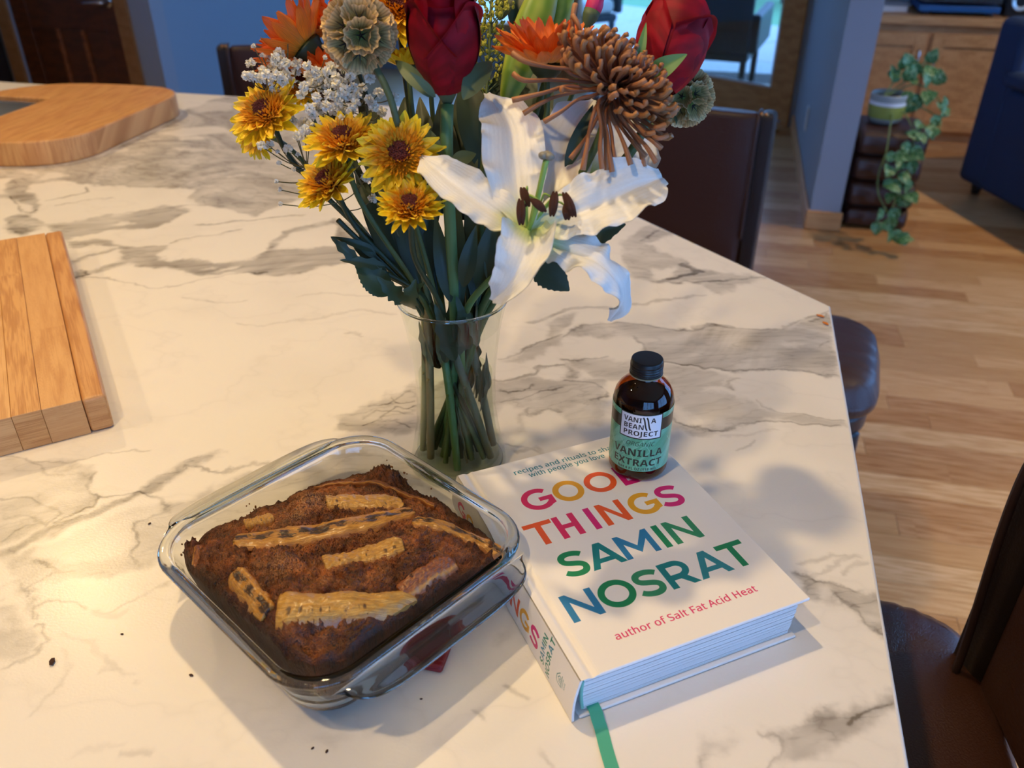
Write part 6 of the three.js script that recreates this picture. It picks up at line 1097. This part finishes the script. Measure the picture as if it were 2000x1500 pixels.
// ---- leaves and cut foliage that fill the mouth of the vase
{
  const sprig = (label, head, leaves, m = G_LEAF, stemM = G_DARK) => { const f = flower('foliage_sprig', label, 'foliage', head), ends = [...f.path, ...head.isVector3 ? [head] : []]; f.world('stem', rod(ends, .0022, 30, 7), stemM); for (const l of leaves) f.world('leaf', leafGeo(...lf(...l)), m); return f; };
  sprig('sprig of small lobed dark leaves at the left of the stems', at(660, 430, .66), [[700, 512, .67, 646, 462, .66, 26, { lobes: 3 }], [742, 492, .68, 648, 462, .67, 16], [752, 520, .68, 664, 508, .665, 26, { lobes: 3 }], [760, 545, .69, 690, 480, .68, 30, { lobes: 3 }], [735, 505, .68, 690, 458, .675, 20]], G_DARK);
  sprig('sprig with a broad rounded leaf hanging over the left rim of the vase', at(730, 520, .68), [[762, 575, .69, 692, 508, .675, 56, { lobes: 11, bend: .12 }], [790, 590, .69, 736, 540, .66, 40, { lobes: 4 }], [800, 600, .68, 812, 545, .655, 44, { lobes: 4, bend: .2 }], [795, 580, .68, 830, 552, .655, 30, { lobes: 4 }]], G_LEAF);
  sprig('dark long leaves in the middle of the bouquet behind the lily', at(930, 330, .70), [[900, 600, .715, 880, 330, .70, 40], [930, 600, .72, 930, 300, .715, 46], [965, 590, .72, 985, 330, .71, 52], [990, 580, .72, 1010, 400, .70, 44], [940, 570, .70, 965, 420, .66, 46], [880, 590, .71, 850, 420, .69, 34], [905, 560, .69, 930, 440, .665, 34], [975, 560, .70, 950, 470, .67, 40]], G_DARK);
  sprig('dark leaves right of the large red rose', at(950, 220, .70), [[940, 330, .71, 910, 110, .70, 66, { bend: .1 }], [955, 320, .71, 985, 120, .70, 60], [960, 290, .72, 1010, 170, .715, 60], [990, 260, .72, 1040, 120, .72, 70], [1000, 300, .73, 1080, 180, .73, 70], [975, 40, .72, 1000, -30, .72, 34], [1000, 50, .73, 1018, -20, .73, 30], [1090, 300, .71, 1110, 200, .70, 34]], G_DARK);
  sprig('dark broad leaves standing right behind the large red rose stem', at(890, 250, .715), [[880, 420, .715, 862, 190, .71, 60], [905, 430, .72, 900, 170, .72, 64], [925, 430, .72, 935, 190, .72, 56], [850, 400, .72, 820, 190, .72, 54], [840, 380, .725, 780, 210, .725, 50], [960, 420, .73, 975, 230, .73, 60], [1050, 420, .70, 1075, 210, .71, 60], [1100, 430, .70, 1150, 250, .71, 50]], G_DARK);
  sprig('dark leaves deep in the left of the bouquet', at(720, 360, .71), [[790, 560, .71, 700, 350, .70, 36], [800, 540, .72, 740, 330, .71, 44], [820, 560, .72, 770, 350, .71, 44], [840, 540, .72, 810, 360, .705, 40], [760, 520, .71, 690, 300, .715, 30], [830, 480, .71, 850, 300, .70, 50], [860, 420, .71, 880, 260, .705, 56], [740, 330, .72, 640, 220, .72, 40], [760, 300, .72, 700, 190, .72, 44], [800, 330, .72, 790, 190, .71, 50]], G_DARK);
  const w = flower('foliage_sprig', 'wet leaves crowded inside the neck of the glass vase', 'foliage', V(VASE.x + .01, TOP + .15, VASE.z));
  w.world('stem', rod([...w.path, V(VASE.x + .012, TOP + .2, VASE.z)], .0025, 20, 7), G_DARK);
  for (let i = 0; i < 34; i++) {
    const a = i * 2.4, y0 = .06 + .085 * ((i * .618) % 1), neck = (y) => .0315 + .012 * smooth(.10, .17, y), r0 = neck(y0) * Math.sqrt(rr(.25, .95)), y1 = y0 + rr(.03, .06), b2 = a + rr(-.5, .5), r1 = Math.min(neck(y1), r0 + .004);
    w.world('leaf', leafGeo(V(VASE.x + Math.cos(a) * r0 * .8, TOP + y0, VASE.z + Math.sin(a) * r0 * .8), V(VASE.x + Math.cos(b2) * r1 * .9, TOP + y1, VASE.z + Math.sin(b2) * r1 * .9), rr(.011, .020), { bend: rr(-.06, .06), lobes: i % 3 ? 3 : 0, face: V(Math.cos(a), rr(-.2, .4), Math.sin(a)), fold: rr(.1, .4) }), [G_DARK, G_LEAF, G_SAGE, G_DARK][i % 4]);
  }
  // plain cut stems with thorns, standing in the water
  const thorny = (label, foot, top2, r, m) => { const t = thing('cut_stem', label, 'stem', foot.toArray()); part('stem', rod([V(0, 0, 0), top2.clone().sub(foot).multiplyScalar(.5).add(V(.001, 0, 0)), top2.clone().sub(foot)], r, 16, 9), m, t); for (const s of [.3, .55, .8]) { const p = top2.clone().sub(foot).multiplyScalar(s), d = V(Math.cos(s * 14), .25, Math.sin(s * 14)); part('thorn', placed(new THREE.ConeGeometry(.0018, .006, 6).translate(0, .003, 0), p.addScaledVector(d, r * .8), qFrom(V(0, 1, 0), d)), m, t); } };
  const g1 = std({ color: lin(.07, .15, .045), roughness: .5 }), g3 = std({ color: lin(.09, .10, .05), roughness: .55 });
  thorny('bright green stem slanting to the foot of the vase in front', V(VASE.x + .008, TOP + .013, VASE.z + .030), V(VASE.x - .008, TOP + .15, VASE.z + .012), .0036, g1);
  thorny('thorny rose stem slanting to the right foot of the vase', V(VASE.x + .033, TOP + .013, VASE.z + .004), V(VASE.x - .004, TOP + .16, VASE.z + .018), .0036, g3);
  thorny('second thorny stem slanting right behind the first', V(VASE.x + .031, TOP + .016, VASE.z - .012), V(VASE.x + .006, TOP + .16, VASE.z - .008), .0038, g3);
  thorny('upright brown-green stem at the left in the vase', V(VASE.x - .022, TOP + .013, VASE.z + .018), V(VASE.x - .018, TOP + .17, VASE.z + .014), .0036, std({ color: lin(.16, .13, .05), roughness: .55 }));
  thorny('pale green stem at the far left in the vase', V(VASE.x - .033, TOP + .013, VASE.z + .008), V(VASE.x - .024, TOP + .17, VASE.z + .004), .003, std({ color: lin(.17, .21, .07), roughness: .55 }));
}
// ---- the trailing plant on the recliner
{
  const pp = V(.692, .4290, -3.98), pot = thing('flower_pot', 'green and white striped glazed flower pot on the dark recliner', 'flower pot', pp.toArray());
  const stripes = pixelTexture(8, 256, (x, y) => { const v = y / 256; return v > .76 ? [150, 160, 160] : v > .64 ? [226, 232, 236] : v > .2 ? [150, 160, 76] : [150, 160, 156]; });
  const potG = (g) => { const p = g.attributes.position, u = g.attributes.uv; for (let i = 0; i < p.count; i++) u.setY(i, clamp(p.getY(i) / .122, .01, .99)); return g; };
  part('body', potG(lathe([[.0001, 0], [.060, .002], [.070, .02], [.0745, .06], [.0745, .115], [.072, .122], [.068, .120], [.068, .10], [.0001, .098]], 40)), phy({ map: stripes, roughness: .25 }), pot);
  part('soil', lathe([[.0001, .104], [.04, .105], [.0675, .101]], 24), std({ color: lin(.02, .014, .01), roughness: 1 }), pot);
  const t = thing('trailing_plant', 'variegated green trailing plant hanging from the striped pot to the floor', 'plant', [pp.x, pp.y + .1, pp.z]), D = 3.62;
  const tex = pixelTexture(64, 64, (x, y) => { const v = smooth(.05, .4, n2(x * .05, y * .09) + .2 * n2(x * .2, y * .2)); return [mix(46, 150, v), mix(112, 190, v), mix(58, 140, v)]; }), lm = phy({ map: tex, roughness: .45, transmission: .25, thickness: 0 });
  const dep = (x, y) => { const k = clamp((y - 190) / 290); return mix(3.62, 3.52, smooth(0, .3, k)); };
  const vines = [[1745, 178, 1752, 150, 1765, 128], [1752, 178, 1778, 150, 1815, 112], [1755, 180, 1790, 165, 1830, 190, 1848, 222], [1748, 182, 1742, 215, 1738, 250, 1730, 300, 1716, 340, 1716, 380, 1736, 420], [1754, 182, 1772, 230, 1784, 268, 1776, 320, 1762, 360, 1745, 400, 1732, 440, 1748, 470, 1778, 464], [1752, 180, 1800, 210, 1836, 236, 1830, 262]];
  const leafs = [[1758, 140], [1776, 132], [1766, 158], [1788, 150], [1812, 124], [1800, 150], [1822, 158], [1790, 168], [1752, 152], [1744, 165], [1810, 172], [1832, 168], [1796, 186], [1818, 176], [1780, 178], [1846, 190], [1840, 214], [1826, 200], [1850, 216], [1826, 228], [1834, 250], [1800, 240], [1786, 236], [1790, 262], [1774, 258], [1812, 248], [1778, 292], [1760, 288], [1746, 306], [1780, 304], [1730, 300], [1764, 318], [1738, 330], [1756, 344], [1782, 316], [1744, 352], [1770, 350], [1728, 352], [1762, 366], [1746, 376], [1772, 378], [1730, 366], [1752, 390], [1722, 408], [1742, 408], [1728, 432], [1714, 432], [1748, 426], [1740, 448], [1762, 456], [1778, 466], [1752, 470]];
  vines.forEach((v) => { const pts = []; for (let i = 0; i < v.length; i += 2) pts.push(at(v[i], v[i + 1], dep(v[i], v[i + 1])).sub(t.position)); pts[0].set(rr(-.03, .03), .002, rr(-.03, .03)); part('vine', rod(pts, .0032, 30, 5), std({ color: lin(.16, .24, .08), roughness: .6 }), t); });
  const lg = [0, 1, 2].map((i) => surf(10, 6, (u, v) => { const q = v * 2 - 1, w = .42 * Math.pow(Math.sin(Math.PI * clamp(Math.pow(u, .65) * .97 + .02)), .8); return V(q * w, u, .10 * Math.sin(u * 3) + .22 * Math.abs(q) * w + .05 * n2(i * 4 + u * 2, q)); }));
  for (const [x, y] of leafs) { const m = part('leaf', lg[Math.floor(rnd() * 3)], lm, t); m.position.copy(at(x, y + rr(-6, 2), dep(x, y) - .015 - rnd() * .03).sub(t.position)); const a = rr(0, 6.28); m.quaternion.copy(camera.quaternion).multiply(new THREE.Quaternion().setFromEuler(new THREE.Euler(rr(-.7, .7), rr(-.7, .7), y < 175 ? rr(-1, .9) : Math.PI + rr(-1.4, 1.4)))); m.scale.setScalar(rr(.045, .066) * (y < 190 ? 1.35 : 1.1)); }
}

renderer.render(scene, camera);
